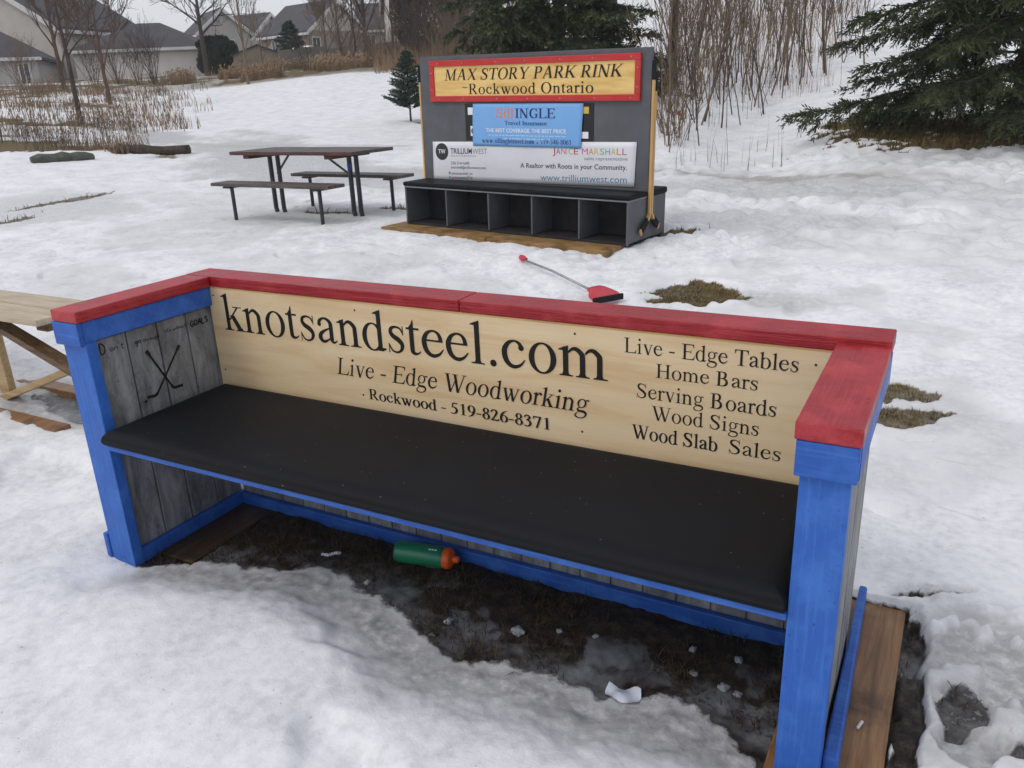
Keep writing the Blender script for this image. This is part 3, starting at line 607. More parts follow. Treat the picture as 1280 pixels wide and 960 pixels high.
for _ in range(46):
    _foot.append((random.uniform(-6.5, 4.5), random.uniform(3.2, 8.5), random.uniform(.10, .17), random.uniform(.015, .04), random.uniform(0, 3.1)))
for _ in range(120):
    _foot.append((random.uniform(-6.5, 4.8), random.uniform(2.0, 8.5), random.uniform(.045, .085), random.uniform(.02, .045), random.uniform(0, 3.1)))
make_ground()
def H(x, y): return float(terrain(np.array([float(x)]), np.array([float(y)]))[0][0])

hb = MB(); hb.box(-268, 272, -272, 268, -1.2, 17.5); hz = hb.build('haze', bpy.data.materials.new('pale_winter_air')); tag(hz, kind='stuff')
hm = hz.data.materials[0]; hm.use_nodes = True; hm.node_tree.nodes.clear()
vo_ = hm.node_tree.nodes.new('ShaderNodeVolumePrincipled'); vo_.inputs['Color'].default_value = (.95, .955, .97, 1); vo_.inputs['Density'].default_value = .0012
ho_ = hm.node_tree.nodes.new('ShaderNodeOutputMaterial'); hm.node_tree.links.new(vo_.outputs[0], ho_.inputs['Volume'])
# ---------------------------------------------------------------- lettering helpers
def poly_text(polys, mapf, name, m, parent, lift=.0004, step=.00002):
    mb = MB()
    for k, (vs, fs) in enumerate(polys):
        d = lift+step*k; mb.add([mapf(x, y, d) for x, y in vs], fs)
    return mb.build(name, m, parent)
def serif_line(text, x0, x1, base, em, mapf, name, m, parent, shear=0.0, bold=0.0, track=0.0, lift=.0004):
    ps, adv = serif_polys(text, shear, bold, track)
    xs = [q[0] for vs, fs in ps for q in vs]; a, b = min(xs), max(xs); k = (x1-x0)/(b-a)
    ps = [([(x0+(x-a)*k, base+y*em) for x, y in vs], fs) for vs, fs in ps]
    return poly_text(ps, mapf, name, m, parent, lift)
def sans_line(text, x0, x1, base, cap, mapf, name, m, parent, bold=0.0, lift=.0006):
    cu = bpy.data.curves.new('t', 'FONT'); cu.body = text; cu.size = 1.0; cu.offset = bold; cu.resolution_u = 3; cu.fill_mode = 'FRONT'
    to = bpy.data.objects.new('t', cu); COL.objects.link(to); bpy.context.view_layer.update()
    me = bpy.data.meshes.new_from_object(to.evaluated_get(bpy.context.evaluated_depsgraph_get()))
    bpy.data.objects.remove(to); bpy.data.curves.remove(cu)
    vs = [v.co.copy() for v in me.vertices]; fs = [tuple(p.vertices) for p in me.polygons]; bpy.data.meshes.remove(me)
    a, b = min(v.x for v in vs), max(v.x for v in vs); k = (x1-x0)/(b-a); ky = cap/.72
    mb = MB(); mb.add([mapf(x0+(v.x-a)*k, base+v.y*ky, lift) for v in vs], fs)
    return mb.build(name, m, parent)
HAND = {'D': [[(0, 0), (0, 1), (.4, .9), (.55, .5), (.4, .1), (0, 0)]], 'o': [[(.25, 0), (.05, .2), (.1, .45), (.3, .5), (.42, .25), (.25, 0)]], 'n': [[(0, 0), (.02, .5)], [(.02, .35), (.2, .5), (.35, .35), (.36, 0)]],
        "'": [[(.1, .8), (.05, 1.0)]], 't': [[(.15, .9), (.15, .05), (.3, 0)], [(0, .55), (.32, .58)]], 'g': [[(.35, .45), (.1, .5), (.03, .2), (.2, .02), (.36, .2), (.36, .5), (.34, -.3), (.1, -.35)]],
        'h': [[(0, 0), (.02, .95)], [(.02, .35), (.2, .5), (.33, .35), (.34, 0)]], 'r': [[(0, 0), (.02, .5)], [(.02, .3), (.15, .48), (.3, .45)]], 'u': [[(0, .5), (.03, .1), (.2, 0), (.34, .15), (.35, .5)], [(.35, .5), (.37, 0)]],
        'l': [[(.05, .95), (.07, 0)]], 'i': [[(.05, .5), (.06, 0)], [(.05, .68), (.07, .72)]], 'f': [[(.35, .9), (.2, .95), (.14, .7), (.13, 0)], [(0, .5), (.3, .52)]], 'e': [[(.03, .28), (.36, .3), (.25, .5), (.06, .35), (.1, .05), (.35, .08)]],
        'w': [[(0, .5), (.12, 0), (.24, .4), (.36, 0), (.5, .5)]], 'G': [[(.5, .85), (.25, 1), (.03, .5), (.2, .02), (.5, .1), (.52, .4), (.3, .42)]], 'O': [[(.3, 0), (.03, .35), (.12, .9), (.4, .95), (.52, .5), (.3, 0)]],
        'A': [[(0, 0), (.25, 1), (.5, 0)], [(.1, .4), (.42, .42)]], 'L': [[(.03, 1), (.03, 0), (.45, .03)]], 'S': [[(.45, .85), (.2, 1), (.05, .75), (.4, .35), (.3, .03), (.02, .12)]]}
def hand_line(text, x0, x1, base, h, pen, mapf, name, m, parent, rise=0.0):
    rnd = random.Random(text); x = 0; S = []
    for ch in text:
        if ch == ' ': x += .35; continue
        mxx = 0; sy = rnd.uniform(-.06, .06)
        for st in HAND[ch]:
            S.append([(x+px, py+sy) for px, py in st]); mxx = max(mxx, max(p[0] for p in st))
        x += mxx+.16
    k = (x1-x0)/x; mb = MB(); c = 0
    for st in S:
        pts = [(x0+px*k, base+py*h+rise*(px/x)) for px, py in st]
        r = _cv(*[(px, py, 1) for px, py in pts]); mid = [((a[0]+b[0])/2, (a[1]+b[1])/2) for a, b in zip(r[1], r[2])]
        L, Q = [], []
        for i, p in enumerate(mid):
            a, b = mid[max(i-1, 0)], mid[min(i+1, len(mid)-1)]; dx, dy = b[0]-a[0], b[1]-a[1]; l = math.hypot(dx, dy) or 1
            L.append((p[0]-dy/l*pen/2, p[1]+dx/l*pen/2)); Q.append((p[0]+dy/l*pen/2, p[1]-dx/l*pen/2))
        n = len(L); c += 1; d = .0006+.00002*c
        mb.add([mapf(px, py, d) for px, py in L+Q], [(i, i+1, n+i+1, n+i) for i in range(n-1)])
    return mb.build(name, m, parent)

# ---------------------------------------------------------------- the front bench (players' bench with its board of lettering)
BL, BH, BD = 2.44, .95, .663
def front_bench():
    T = thing('players_bench', 'big blue bench with red caps, black seat and pale knotsandsteel.com lettering board', 'bench')
    def bd(x0, x1, y0, y1, z0, z1, name, m, bev=.004, parent=T):
        b = MB(); b.box(x0, x1, y0, y1, z0, z1); return b.build(name, m, parent, bev)
    # cap boards
    bd(0.0, 1.2085, .546, .663, .911, .950, 'cap_board', M['red'], .0035)
    bd(1.2105, BL, .546, .663, .911, .9495, 'cap_board', M['red'], .0035)
    bd(0.0, .126, -.002, .5445, .911, .949, 'cap_board', M['red_side'], .004)
    o = bd(BL-.126, BL-.001, -.004, .5445, .895, .934, 'cap_board', M['red_side'], .004)
    # posts and collars
    for s, x0, x1, zt in ((0, -.004, .113, .909), (1, 2.327, 2.425, .893)):
        bd(x0, x1, .020, .060, -.04, zt, 'front_post', M['blue'], .003)
    for s, zt in ((0, .9095), (1, .8935)):
        b = MB(); z0 = zt-.078
        if s == 0:
            b.box(-.010, .117, .0, .0185, z0, zt); b.box(.0875, .117, .0192, .545, z0+.008, zt); b.box(-.010, .020, .0192, .655, z0, zt)
        else:
            b.box(2.318, 2.436, .0, .0185, z0, zt); b.box(2.326, 2.352, .0192, .545, z0, zt); b.box(2.4175, 2.438, .0192, .655, z0, zt)
        b.build('collar', M['blue_rail'], T, .003)
    # side walls of washed vertical boards
    for s, xa, xb in ((0, .028, .085), (1, 2.355, 2.417)):
        b = MB(); n = 4; y0 = .062; wd = (.57-y0)/n
        for k in range(n):
            b.box(xa+.004*(k % 2)*0, xb-.0015*(k % 2), y0+k*wd+.003, y0+(k+1)*wd-.003, .0, .83 if s == 0 else .814)
        b.box(xa+.012, xb-.014, y0, .57, .0, .80)
        b.build('side_wall', M['tin'], T, .003)
    # back wall
    b = MB(); n = 21; wd = (2.352-.088)/n
    for k in range(n): b.box(.088+k*wd+.0025, .088+(k+1)*wd-.0025, .570, .600-.001*(k % 2), -.02, .905)
    b.box(.088, 2.352, .577, .594, -.02, .90); b.build('back_wall', M['tin'], T, .002)
    # rails at the foot
    bd(.1075, 2.3325, .545, .569, -.03, .050, 'base_rail', M['blue_rail'], .003)
    bd(.0865, .106, .0615, .568, -.01, .056, 'base_rail', M['blue_rail'], .003)
    bd(2.334, 2.3535, .0615, .568, -.01, .056, 'base_rail', M['blue_rail'], .003)
    b = MB(); b.prism([(2.4262, .048), (2.460, .048), (2.4405, .79), (2.4185, .79)], 2, -.01, .114); b.build('skirt_board', M['blue_rail'], T, .006)
    bd(-.028, -.0055, .015, .62, -.01, .115, 'skirt_board', M['blue_rail'], .004)
    # seat board and cushion
    bd(.1142, 2.3262, .012, .5445, .467, .484, 'seat_board', M['blue_rail'], .002)
    bm = MB(); x0, x1, y0, y1 = .1145, 2.3262, -.004, .548
    def spaced(L, n):
        e = [0, .0025, .006, .010, .016, .024, .034, .045, .06]; m_ = [.06+(L-.12)*i/n for i in range(1, n)]
        return [q/L for q in e+m_+[L-q for q in reversed(e)]]
    US, VS = spaced(x1-x0, 40), spaced(y1-y0, 10); nx, ny = len(US)-1, len(VS)-1
    vs = []; fs = []
    for lay in (0, 1):
        for j in range(ny+1):
            for i in range(nx+1):
                u, v = US[i], VS[j]; x = x0+(x1-x0)*u; y = y0+(y1-y0)*v
                ex = min(u*(x1-x0), (1-u)*(x1-x0)); ey = min((v)*(y1-y0), (1-v)*(y1-y0)); e = min(ex, ey)
                q_ = 1-min(e/.05, 1); rnd = math.sqrt(max(1-q_*q_, 0))
                if lay: z = .505+.038*rnd+.0025*math.sin(x*5+y*6)*min(e/.1, 1)
                else: q_ = 1-min(e/.02, 1); z = .505-.0195*math.sqrt(max(1-q_*q_, 0))
                vs.append((x, y, z))
    N = (nx+1)*(ny+1)
    for j in range(ny):
        for i in range(nx):
            a = j*(nx+1)+i; fs.append((a+N, a+1+N, a+nx+2+N, a+nx+1+N)); fs.append((a, a+nx+1, a+nx+2, a+1))
    for i in range(nx):
        a = i; fs.append((a, a+1, a+1+N, a+N)); a = ny*(nx+1)+i; fs.append((a+1, a, a+N, a+1+N))
    for j in range(ny):
        a = j*(nx+1); fs.append((a+nx+1, a, a+N, a+nx+1+N)); a = j*(nx+1)+nx; fs.append((a, a+nx+1, a+nx+1+N, a+N))
    bm.add(vs, fs); bm.build('seat_cushion', M['cushion'], T, 0, True)
    # lettering board
    b = MB(); b.box(.098, 2.345, .5505, .5692, .47, .9095); sb = b.build('lettering_board', M['pine'], T, .0015)
    mp = lambda x, y, d: (x, .5505-d, y)
    e = MB(); e.box(.099, 2.344, .5497, .5693, .9045, .9105); e.build('board_edge', M['pine_edge'], sb)
    L = lambda t, a, c, base, em, **k: serif_line(t, a, c, base, em, mp, 'lettering', M['ink'], sb, **k)
    L('knotsandsteel.com', .160, 1.704, .748, .207)
    L('Live - Edge Woodworking', .682, 1.645, .639, .094, shear=.2)
    L('Rockwood - 519-826-8371', .814, 1.512, .563, .0585, bold=30)
    L('Live - Edge Tables', 1.752, 2.227, .8425, .067); L('Home Bars', 1.847, 2.128, .7785, .0625); L('Serving Boards', 1.792, 2.180, .711, .067)
    L('Wood Signs', 1.837, 2.138, .649, .065); L('Wood Slab', 1.777, 2.030, .583, .065, bold=22); L('Sales', 2.062, 2.200, .5845, .065)
    s = MB()
    for (x, z) in ((2.269, .868), (1.60, .881), (.791, .879), (.125, .877), (.125, .585), (2.30, .60), (1.62, .575), (.79, .575)):
        s.lathe([(0, .0034), (.0008, .0034), (.0012, .0025)], (x, .5504, z), (0, -1, 0), 10)
    s.build('screw_heads', M['ink'], sb)
    # drawing and handwriting on the left side wall
    mp2 = lambda y, z, d: (.0852+d, y, z)
    b = MB()
    def stroke(pts, w_, k):
        for i in range(len(pts)-1):
            (a0, b0), (a1, b1) = pts[i], pts[i+1]; dx, dy = a1-a0, b1-b0; l = math.hypot(dx, dy); nx_, ny_ = -dy/l*w_/2, dx/l*w_/2
            b.add([mp2(a0+nx_, b0+ny_, k), mp2(a0-nx_, b0-ny_, k), mp2(a1-nx_, b1-ny_, k), mp2(a1+nx_, b1+ny_, k)], [(0, 1, 2, 3)])
    stroke([(.257, .738), (.330, .588)], .008, .0006); stroke([(.330, .590), (.336, .577), (.378, .574)], .011, .0008)
    stroke([(.387, .718), (.266, .580)], .008, .0010); stroke([(.268, .582), (.256, .574), (.222, .580)], .011, .0012); stroke([(.207, .568), (.219, .566)], .009, .0014)
    stroke([(.253, .743), (.264, .724)], .013, .0016); stroke([(.392, .724), (.379, .709)], .013, .0018)
    b.build('hockey_stick_drawing', M['pencil'], T)
    for t, a, c, base, h, pen in (('D', .084, .106, .778, .036, .005), ('on\'t', .118, .176, .780, .022, .003), ('go', .216, .245, .777, .020, .0028), ('through', .250, .318, .776, .013, .0018), ('life without', .345, .440, .783, .013, .0019), ('GOALS', .458, .543, .776, .021, .0045)):
        hand_line(t, a, c, base, h, pen, mp2, 'handwriting', M['pencil'], T)
    return T
front_bench()

# planks under the two ends, and the litter inside the bench
b = MB(); b.box(2.30, 2.552, .02, .835, -.02, .030)
tag(b.build('ground_plank', M['plank'], None, .004), 'wet brown plank sticking out under the right end of the big blue bench', 'plank', 'planks under the blue bench')
b = MB(); b.box(-.02, .275, .13, .62, -.03, .006)
tag(b.build('ground_plank', M['plank_dark'], None, .004), 'dark brown plank under the left end of the big blue bench, half buried', 'plank', 'planks under the blue bench')
T = thing('water_bottle', 'green sports bottle with orange cap lying on the ground under the black seat', 'bottle')
A0, A1 = Vector((.945, .452, .045)), Vector((1.182, .490, .047)); dd = (A1-A0).normalized()
b = MB(); L_ = .19
b.lathe([(0, .026), (.004, .034), (.014, .038), (.05, .0385), (.09, .0375), (.13, .0385), (.178, .0385), (.186, .036), (.19, .031)], A0, dd, 32); b.build('bottle_body', M['bottle'], T, 0, True)
b = MB(); b.lathe([(.186, .034), (.188, .037), (.205, .037), (.212, .033), (.217, .020), (.219, .0125), (.236, .012), (.240, .008)], A0, dd, 32); b.build('bottle_cap', M['cap'], T, .0008, False)
b = MB()
up = Vector((0, 0, 1)); sd = dd.cross(up)
for t0, a0, a1 in ((.135, 62, 70), (.128, -48, -40)):
    for k in range(3):
        q = [A0+dd*t+(sd*math.cos(R(a))+up*math.sin(R(a)))*.0392 for t, a in ((t0+.011*k, a0), (t0+.011*k+.008, a0), (t0+.011*k+.008, a1), (t0+.011*k, a1))]
        b.add(q, [(0, 1, 2, 3)])
b.build('print_marks', M['white_print'], T)
def crumple(cx, cy, sx, sy, rz, m, name, label, cat, amp, seed, thick=.0012):
    rnd = random.Random(seed); nx, ny = 10, 8; z0 = H(cx, cy)+.006; vs = []; fs = []
    for lay in (0, 1):
        for j in range(ny+1):
            for i in range(nx+1):
                u, v = i/nx-.5, j/ny-.5
                z = amp*(math.sin(u*7+seed)*math.cos(v*5+seed*2)+.8*abs(u*1.6)) + lay*thick
                px, py = u*sx*(1-.25*abs(v)), v*sy*(1-.5*u*u+.18*math.sin(u*6))
                vs.append((px, py, z))
    N = (nx+1)*(ny+1)
    for j in range(ny):
        for i in range(nx):
            a = j*(nx+1)+i; fs += [(a+N, a+1+N, a+nx+2+N, a+nx+1+N), (a, a+nx+1, a+nx+2, a+1)]
    b = MB(); b.add(vs, fs); o = b.build(name, m, None, 0, True); o.location = (cx, cy, z0); o.rotation_euler = (0, 0, rz)
    return tag(o, label, cat)
crumple(.70, .385, .075, .020, .55, M['paper'], 'paper_scrap', 'thin white paper scrap on dark ground left of the green bottle', 'paper scrap', .003, 3)
crumple(1.905, .158, .10, .055, .12, M['shard'], 'plastic_shard', 'milky plastic shard lying on the snow edge in front of the black seat', 'plastic shard', .008, 5)
b = MB(); b.lathe([(0, .0035), (.0005, .004), (.028, .004), (.0285, .0035)], (2.481, .262, .0345), (.3, .95, .1), 12)
tag(b.build('cigarette_butt', M['butt'], None), 'short white cigarette butt on the brown plank beside the blue post', 'cigarette butt')
proto = None
rnd = random.Random(8)
for (x, y, s) in ((1.522, .275, .022), (1.74, .36, .010), (2.02, .42, .013), (2.05, .33, .011), (2.14, .305, .015), (2.18, .30, .012), (2.15, .43, .014), (1.30, .23, .016), (.93, .30, .014), (1.63, .34, .010)):
    if proto is None:
        bm = bmesh.new(); bmesh.ops.create_icosphere(bm, subdivisions=3, radius=1)
        for v in bm.verts:
            c = v.co; k = 1+.22*math.sin(c.x*4+1)*math.cos(c.y*5)+.12*math.sin(c.z*9+c.x*7); v.co = c*k; v.co.z *= .6
        me = bpy.data.meshes.new('ice_chunk'); bm.to_mesh(me); bm.free(); me.polygons.foreach_set('use_smooth', [True]*len(me.polygons)); me.materials.append(M['ice'])
        proto = bpy.data.objects.new('ice_chunk', me); o = proto
    else: o = proto.copy()
    COL.objects.link(o); o.scale = (s, s*rnd.uniform(.7, 1.2), s*.8); o.rotation_euler = (0, 0, rnd.uniform(0, 6)); o.location = (x, y, H(x, y)+s*.3)
    tag(o, 'biggest white ice lump on the dark ground in front of the seat' if s == .022 else 'small pale ice lump on the dark wet ground inside the blue bench', 'ice lump', 'ice lumps inside the bench')

# ---------------------------------------------------------------- timber bench at the left edge
T = thing('timber_bench', 'bare timber bench with crossed braces behind the left end of the blue bench', 'bench')
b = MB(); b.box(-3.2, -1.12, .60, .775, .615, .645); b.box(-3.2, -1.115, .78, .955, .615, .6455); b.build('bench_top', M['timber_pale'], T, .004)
def pz(px, py, Y):
    d = MX @ Vector(((px-640)/FPX, 1, -(py-480)/FPX)); t = (Y-CAM[1])/d[1]; return CAM+d*t
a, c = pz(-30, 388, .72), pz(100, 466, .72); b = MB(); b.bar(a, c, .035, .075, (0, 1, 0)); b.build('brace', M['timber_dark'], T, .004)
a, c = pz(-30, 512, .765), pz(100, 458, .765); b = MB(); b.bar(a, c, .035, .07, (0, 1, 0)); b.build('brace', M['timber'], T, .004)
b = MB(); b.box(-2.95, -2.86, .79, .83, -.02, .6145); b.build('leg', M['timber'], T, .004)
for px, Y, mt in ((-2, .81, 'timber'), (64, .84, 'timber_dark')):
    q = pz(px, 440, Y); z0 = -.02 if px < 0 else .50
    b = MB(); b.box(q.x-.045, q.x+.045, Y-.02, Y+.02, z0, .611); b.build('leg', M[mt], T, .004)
for (x0, x1, y, z) in ((-3.0, -1.15, .62, .105), (-3.0, -1.2, .97, .125)):
    b = MB(); b.box(x0, x1, y-.04, y+.045, z-.05, z); b.build('foot_board', M['plank'], T, .004)
# ---------------------------------------------------------------- the grey changing bench with the rink sign
def rink_bench():
    T = thing('rink_sign_bench', 'grey cubby bench with tall back panel carrying the MAX STORY PARK RINK sign and banners', 'bench', (-2.275, 5.135, .322))
    T.rotation_euler = (0, .020, -.117)
    def bd(x0, x1, y0, y1, z0, z1, name, m, bev=.002, parent=T):
        b = MB(); b.box(x0, x1, y0, y1, z0, z1); return b.build(name, m, parent, bev)
    W_, D_ = 2.435, .70
    b = MB(); b.box(-.13, 1.14, -.235, .80, -.045, .014); b.box(1.145, 2.37, -.228, .80, -.047, .012)
    b.build('base_board', M['osb'], T, .003)
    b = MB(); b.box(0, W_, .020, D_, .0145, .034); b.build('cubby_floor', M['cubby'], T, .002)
    for x in (0, W_-.018): bd(x, x+.018, 0, D_, .0145, .372, 'side_panel', M['grey_ply'])
    for x in (.502, .998, 1.474, 1.956): bd(x, x+.016, .004, .33, .0345, .3655, 'divider', M['grey_ply'])
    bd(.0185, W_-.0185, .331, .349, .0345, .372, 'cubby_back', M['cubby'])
    bd(.0185, W_-.0185, .682, .699, .0345, .365, 'rear_panel', M['grey_ply'])
    bd(-.002, W_+.002, -.004, .3345, .3725, .386, 'seat_board', M['grey_edge'])
    bd(-.012, W_+.012, -.014, .3355, .3865, .425, 'seat_cushion', M['cushion'], .014)
    bd(-.012, W_+.012, .368, .715, .3725, .425, 'seat_cushion', M['cushion'], .014)
    pn = bd(-.007, W_+.003, .337, .366, .3735, 1.552, 'back_panel', M['grey_ply'])
    # header sign
    hs = MB(); hs.box(.172, 2.300, .322, .3365, 1.185, 1.468); hs = hs.build('header_sign', M['yellow_pine'], T, .001)
    f = MB(); x0, x1, z0, z1, t = .128, 2.350, 1.146, 1.512, .052
    f.box(x0, x1, .308, .3362, z1-t, z1); f.box(x0, x1, .308, .3362, z0, z0+t); f.box(x0, x0+t, .3085, .3362, z0+t+.0005, z1-t-.0005); f.box(x1-t, x1, .3085, .3362, z0+t+.0005, z1-t-.0005)
    f.build('sign_frame', M['red_frame'], hs, .004)
    sc = MB(); rnd = random.Random(2)
    for i in range(7):
        for z in (z0+.026, z1-.026): sc.lathe([(0, .006), (.0015, .005)], (x0+.08+i*(x1-x0-.16)/6+rnd.uniform(-.03, .03), .308, z), (0, -1, 0), 8)
    for x in (x0+.026, x1-.026):
        for z in (z0+.11, z1-.11): sc.lathe([(0, .006), (.0015, .005)], (x, .308, z), (0, -1, 0), 8)
    sc.build('screw_heads', M['alu'], hs)
    mp = lambda x, z, d: (x, .322-d, z)
    serif_line('MAX STORY PARK RINK', .300, 2.195, 1.336, .147, mp, 'lettering', M['ink'], hs, shear=.2, bold=8, lift=.001)
    serif_line('Rockwood Ontario', .585, 1.912, 1.213, .136, mp, 'lettering', M['ink'], hs, bold=8, lift=.001, track=30)
    serif_line('~', .512, .572, 1.245, .12, mp, 'lettering', M['ink'], hs, lift=.001)
    # black board with corner stickers
    bb = bd(.525, 1.912, .331, .3364, .80, 1.128, 'black_board', M['black'])
    q = MB()
    for (xa, xb, za, zb) in ((.56, .64, 1.03, 1.095), (.585, .640, .84, .93), (1.79, 1.862, .84, .895)): q.box(xa, xb, .3295, .3312, za, zb)
    q.build('sticker', M['white_print'], bb)
    q = MB(); q.box(1.80, 1.865, .3295, .3312, 1.045, 1.10); q.build('sticker', M['p_gold'], bb)
    q = MB(); q.lathe([(0, .03), (.0008, .03)], (.622, .3294, .885), (0, -1, 0), 16); q.build('sticker_ring', M['charcoal_print'], bb)
    def sheet(c, y, nx, nz, bulge, name, m, thick=.0015):
        """slightly slack vinyl between four corners (tl, tr, br, bl)"""
        vs = []; fs = []
        for lay in (0, 1):
            for j in range(nz+1):
                for i in range(nx+1):
                    u, v = i/nx, j/nz
                    x = (c[0][0]*(1-u)+c[1][0]*u)*(1-v)+(c[3][0]*(1-u)+c[2][0]*u)*v
                    z = (c[0][1]*(1-u)+c[1][1]*u)*(1-v)+(c[3][1]*(1-u)+c[2][1]*u)*v
                    vs.append((x, y-bulge(u, v)-lay*thick, z))
        N = (nx+1)*(nz+1)
        for j in range(nz):
            for i in range(nx):
                a = j*(nx+1)+i; fs += [(a, a+1, a+nx+2, a+nx+1), (a+N, a+nx+1+N, a+nx+2+N, a+1+N)]
        for i in range(nx):
            fs += [(i, i+N, i+1+N, i+1)]; a = nz*(nx+1)+i; fs += [(a, a+1, a+1+N, a+N)]
        for j in range(nz):
            a = j*(nx+1); fs += [(a, a+nx+1, a+nx+1+N, a+N)]; a += nx; fs += [(a, a+N, a+nx+1+N, a+nx+1)]
        b = MB(); b.add(vs, fs); return b.build(name, m, T, 0, True)
    bulge_w = lambda u, v: .0015+.0015*math.sin(u*9)*math.sin(v*3)
    wb = sheet(((.110, .778), (2.326, .822), (2.312, .455), (.100, .414)), .3325, 40, 8, bulge_w, 'white_banner', M['banner_white'])
    bulge_b = lambda u, v: .004+.004*math.sin(v*3.1)+.002*math.sin(u*11+v*2)
    nb_ = sheet(((.629, 1.128), (1.816, 1.130), (1.794, .757), (.614, .752)), .327, 30, 12, bulge_b, 'blue_banner', M['banner_blue'])
    mb_ = lambda x, z, d: (x, .3215-.006-d, z)
    def on_blue(x, z, d):
        u = (x-.62)/1.185; v = (1.129-z)/.375; return (x, .327-.0015-bulge_b(u, v)-d-.0005, z)
    def on_white(x, z, d):
        u = (x-.105)/2.213; v = (.80-z)/.366; return (x, .3325-.0015-bulge_w(u, min(max(v, 0), 1))-d-.0007, z+(x-1.2)*.02)
    serif_line('Sill', .898, 1.090, 1.005, .124, on_blue, 'lettering', M['orange_print'], nb_, bold=26)
    serif_line('INGLE', 1.104, 1.534, 1.005, .124, on_blue, 'lettering', M['navy'], nb_, bold=26)
    serif_line('Travel Insurance', .986, 1.452, .944, .054, on_blue, 'lettering', M['navy'], nb_, bold=22)
    sans_line('THE BEST COVERAGE. THE BEST PRICE.', .776, 1.652, .880, .034, on_blue, 'lettering', M['white_print'], nb_, .012)
    serif_line('www.sillingletravel.com', .722, 1.315, .784, .060, on_blue, 'lettering', M['navy'], nb_, bold=22)
    serif_line('519-546-8063', 1.375, 1.695, .785, .060, on_blue, 'lettering', M['navy'], nb_, bold=22)
    dot = MB(); dot.add([on_blue(1.345+.008*math.cos(k*.785), .793+.008*math.sin(k*.785), .001) for k in range(8)], [tuple(range(8))]); dot.build('lettering', M['navy'], nb_)
    tiny = MB(); rnd = random.Random(4)
    for z, xa, xb in ((.848, .80, 1.63), (.820, .97, 1.49)):
        x = xa
        while x < xb:
            l = rnd.uniform(.02, .055); tiny.add([on_blue(p, r, .0006) for p, r in ((x, z), (x+l, z), (x+l, z+.009), (x, z+.009))], [(0, 1, 2, 3)]); x += l+.012
    tiny.build('fine_print', M['pale_print'], nb_)
    c = MB(); c.add([on_white(.222+.080*math.cos(k*math.pi/16), .706+.080*math.sin(k*math.pi/16), .0003) for k in range(32)], [tuple(range(32))]); c.build('round_emblem', M['charcoal_print'], wb)
    S = lambda t, a, b, z, cp, m, bold=0.0: sans_line(t, a, b, z, cp, on_white, 'lettering', M[m], wb, bold)
    S('TW', .178, .266, .688, .042, 'white_print', .012)
    S('TRILLIUM', .330, .592, .688, .052, 'charcoal_print', .012); S('WEST', .600, .772, .688, .052, 'grey_print')
    S('REAL ESTATE BROKERAGE', .335, .640, .662, .013, 'grey_print')
    S('226 314-1600', .331, .555, .588, .028, 'charcoal_print'); S('jmarshall@trilliumwest.com', .328, .750, .549, .026, 'charcoal_print')
    S('janicemarshall_rw', .330, .590, .492, .026, 'charcoal_print'); S('janicemarshallTW', .330, .590, .452, .026, 'charcoal_print')
    ic = MB()
    for z in (.492, .450): ic.add([on_white(p, r, .0005) for p, r in ((.294, z), (.318, z), (.318, z+.026), (.294, z+.026))], [(0, 1, 2, 3)])
    ic.build('small_icon', M['p_teal'], wb)
    cols = ['p_red', 'p_purple', 'p_pink', 'p_orange', 'p_green', 'p_red', None, 'p_pink', 'p_orange', 'p_gold', 'p_green', 'p_teal', 'p_gold', 'p_orange', 'p_pink']
    wd = {'J': .62, 'I': .36, 'M': 1.15, ' ': .45}; tot = sum(wd.get(ch, .9) for ch in 'JANICE MARSHALL'); x = 1.494; k = (2.245-1.494)/tot
    for ch, cc in zip('JANICE MARSHALL', cols):
        a = wd.get(ch, .9)*k
        if cc: S(ch, x+.004, x+a-.006-(0.006 if ch == 'I' else 0), .694, .055, cc)
        x += a
    S('sales representative', 1.824, 2.246, .648, .030, 'grey_print')
    S('A Realtor with Roots in your Community.', 1.147, 2.242, .571, .044, 'charcoal_print', .008)
    S('www.trilliumwest.com', 1.365, 2.243, .462, .060, 'steel_print')
    return T
RB = rink_bench()
RB_M = Matrix.Translation((-2.275, 5.135, .322)) @ Matrix.Rotation(-.117, 4, 'Z') @ Matrix.Rotation(.020, 4, 'Y')
def hockey_stick(u, v, ztop, zh, tipv, tipz, label):
    T = thing('hockey_stick', label, 'hockey stick', (0, 0, 0), 0, 'hockey sticks on the grey sign bench'); T.matrix_world = RB_M
    b = MB(); b.bar((u, v, zh), (u, v, ztop-.15), .020, .028, (0, 1, 0)); b.build('shaft', M['stick'], T, .003)
    b = MB(); b.bar((u, v, ztop-.149), (u, v, ztop), .025, .033, (0, 1, 0)); b.build('grip_tape', M['tape'], T, .004)
    h = MB(); m = Vector((u+.004, v+(tipv-v)*.22, zh-.045)); t = Vector((u+.012, tipv, tipz)); t0 = m.lerp(t, .82)
    h.bar((u, v, zh+.001), m, .02, .03, (1, 0, 0)); h.build('heel', M['stick'], T, .002)
    h = MB(); h.bar(m, t0, .060, .020, (1, 0, 0)); h.build('blade_tape', M['tape'], T, .004)
    h = MB(); h.bar(t0, t, .055, .012, (1, 0, 0)); h.build('blade_toe', M['stick'], T, .003)
hockey_stick(2.460, .335, 1.455, .235, .150, .10, 'hockey stick on the right edge of the grey sign panel, blade pointing forward')
hockey_stick(2.462, .368, 1.37, .235, .50, .11, 'hockey stick on the right edge of the grey sign panel, blade pointing back')
hockey_stick(-.026, .352, 1.475, .25, .20, .12, 'hockey stick up the left edge of the grey sign panel')

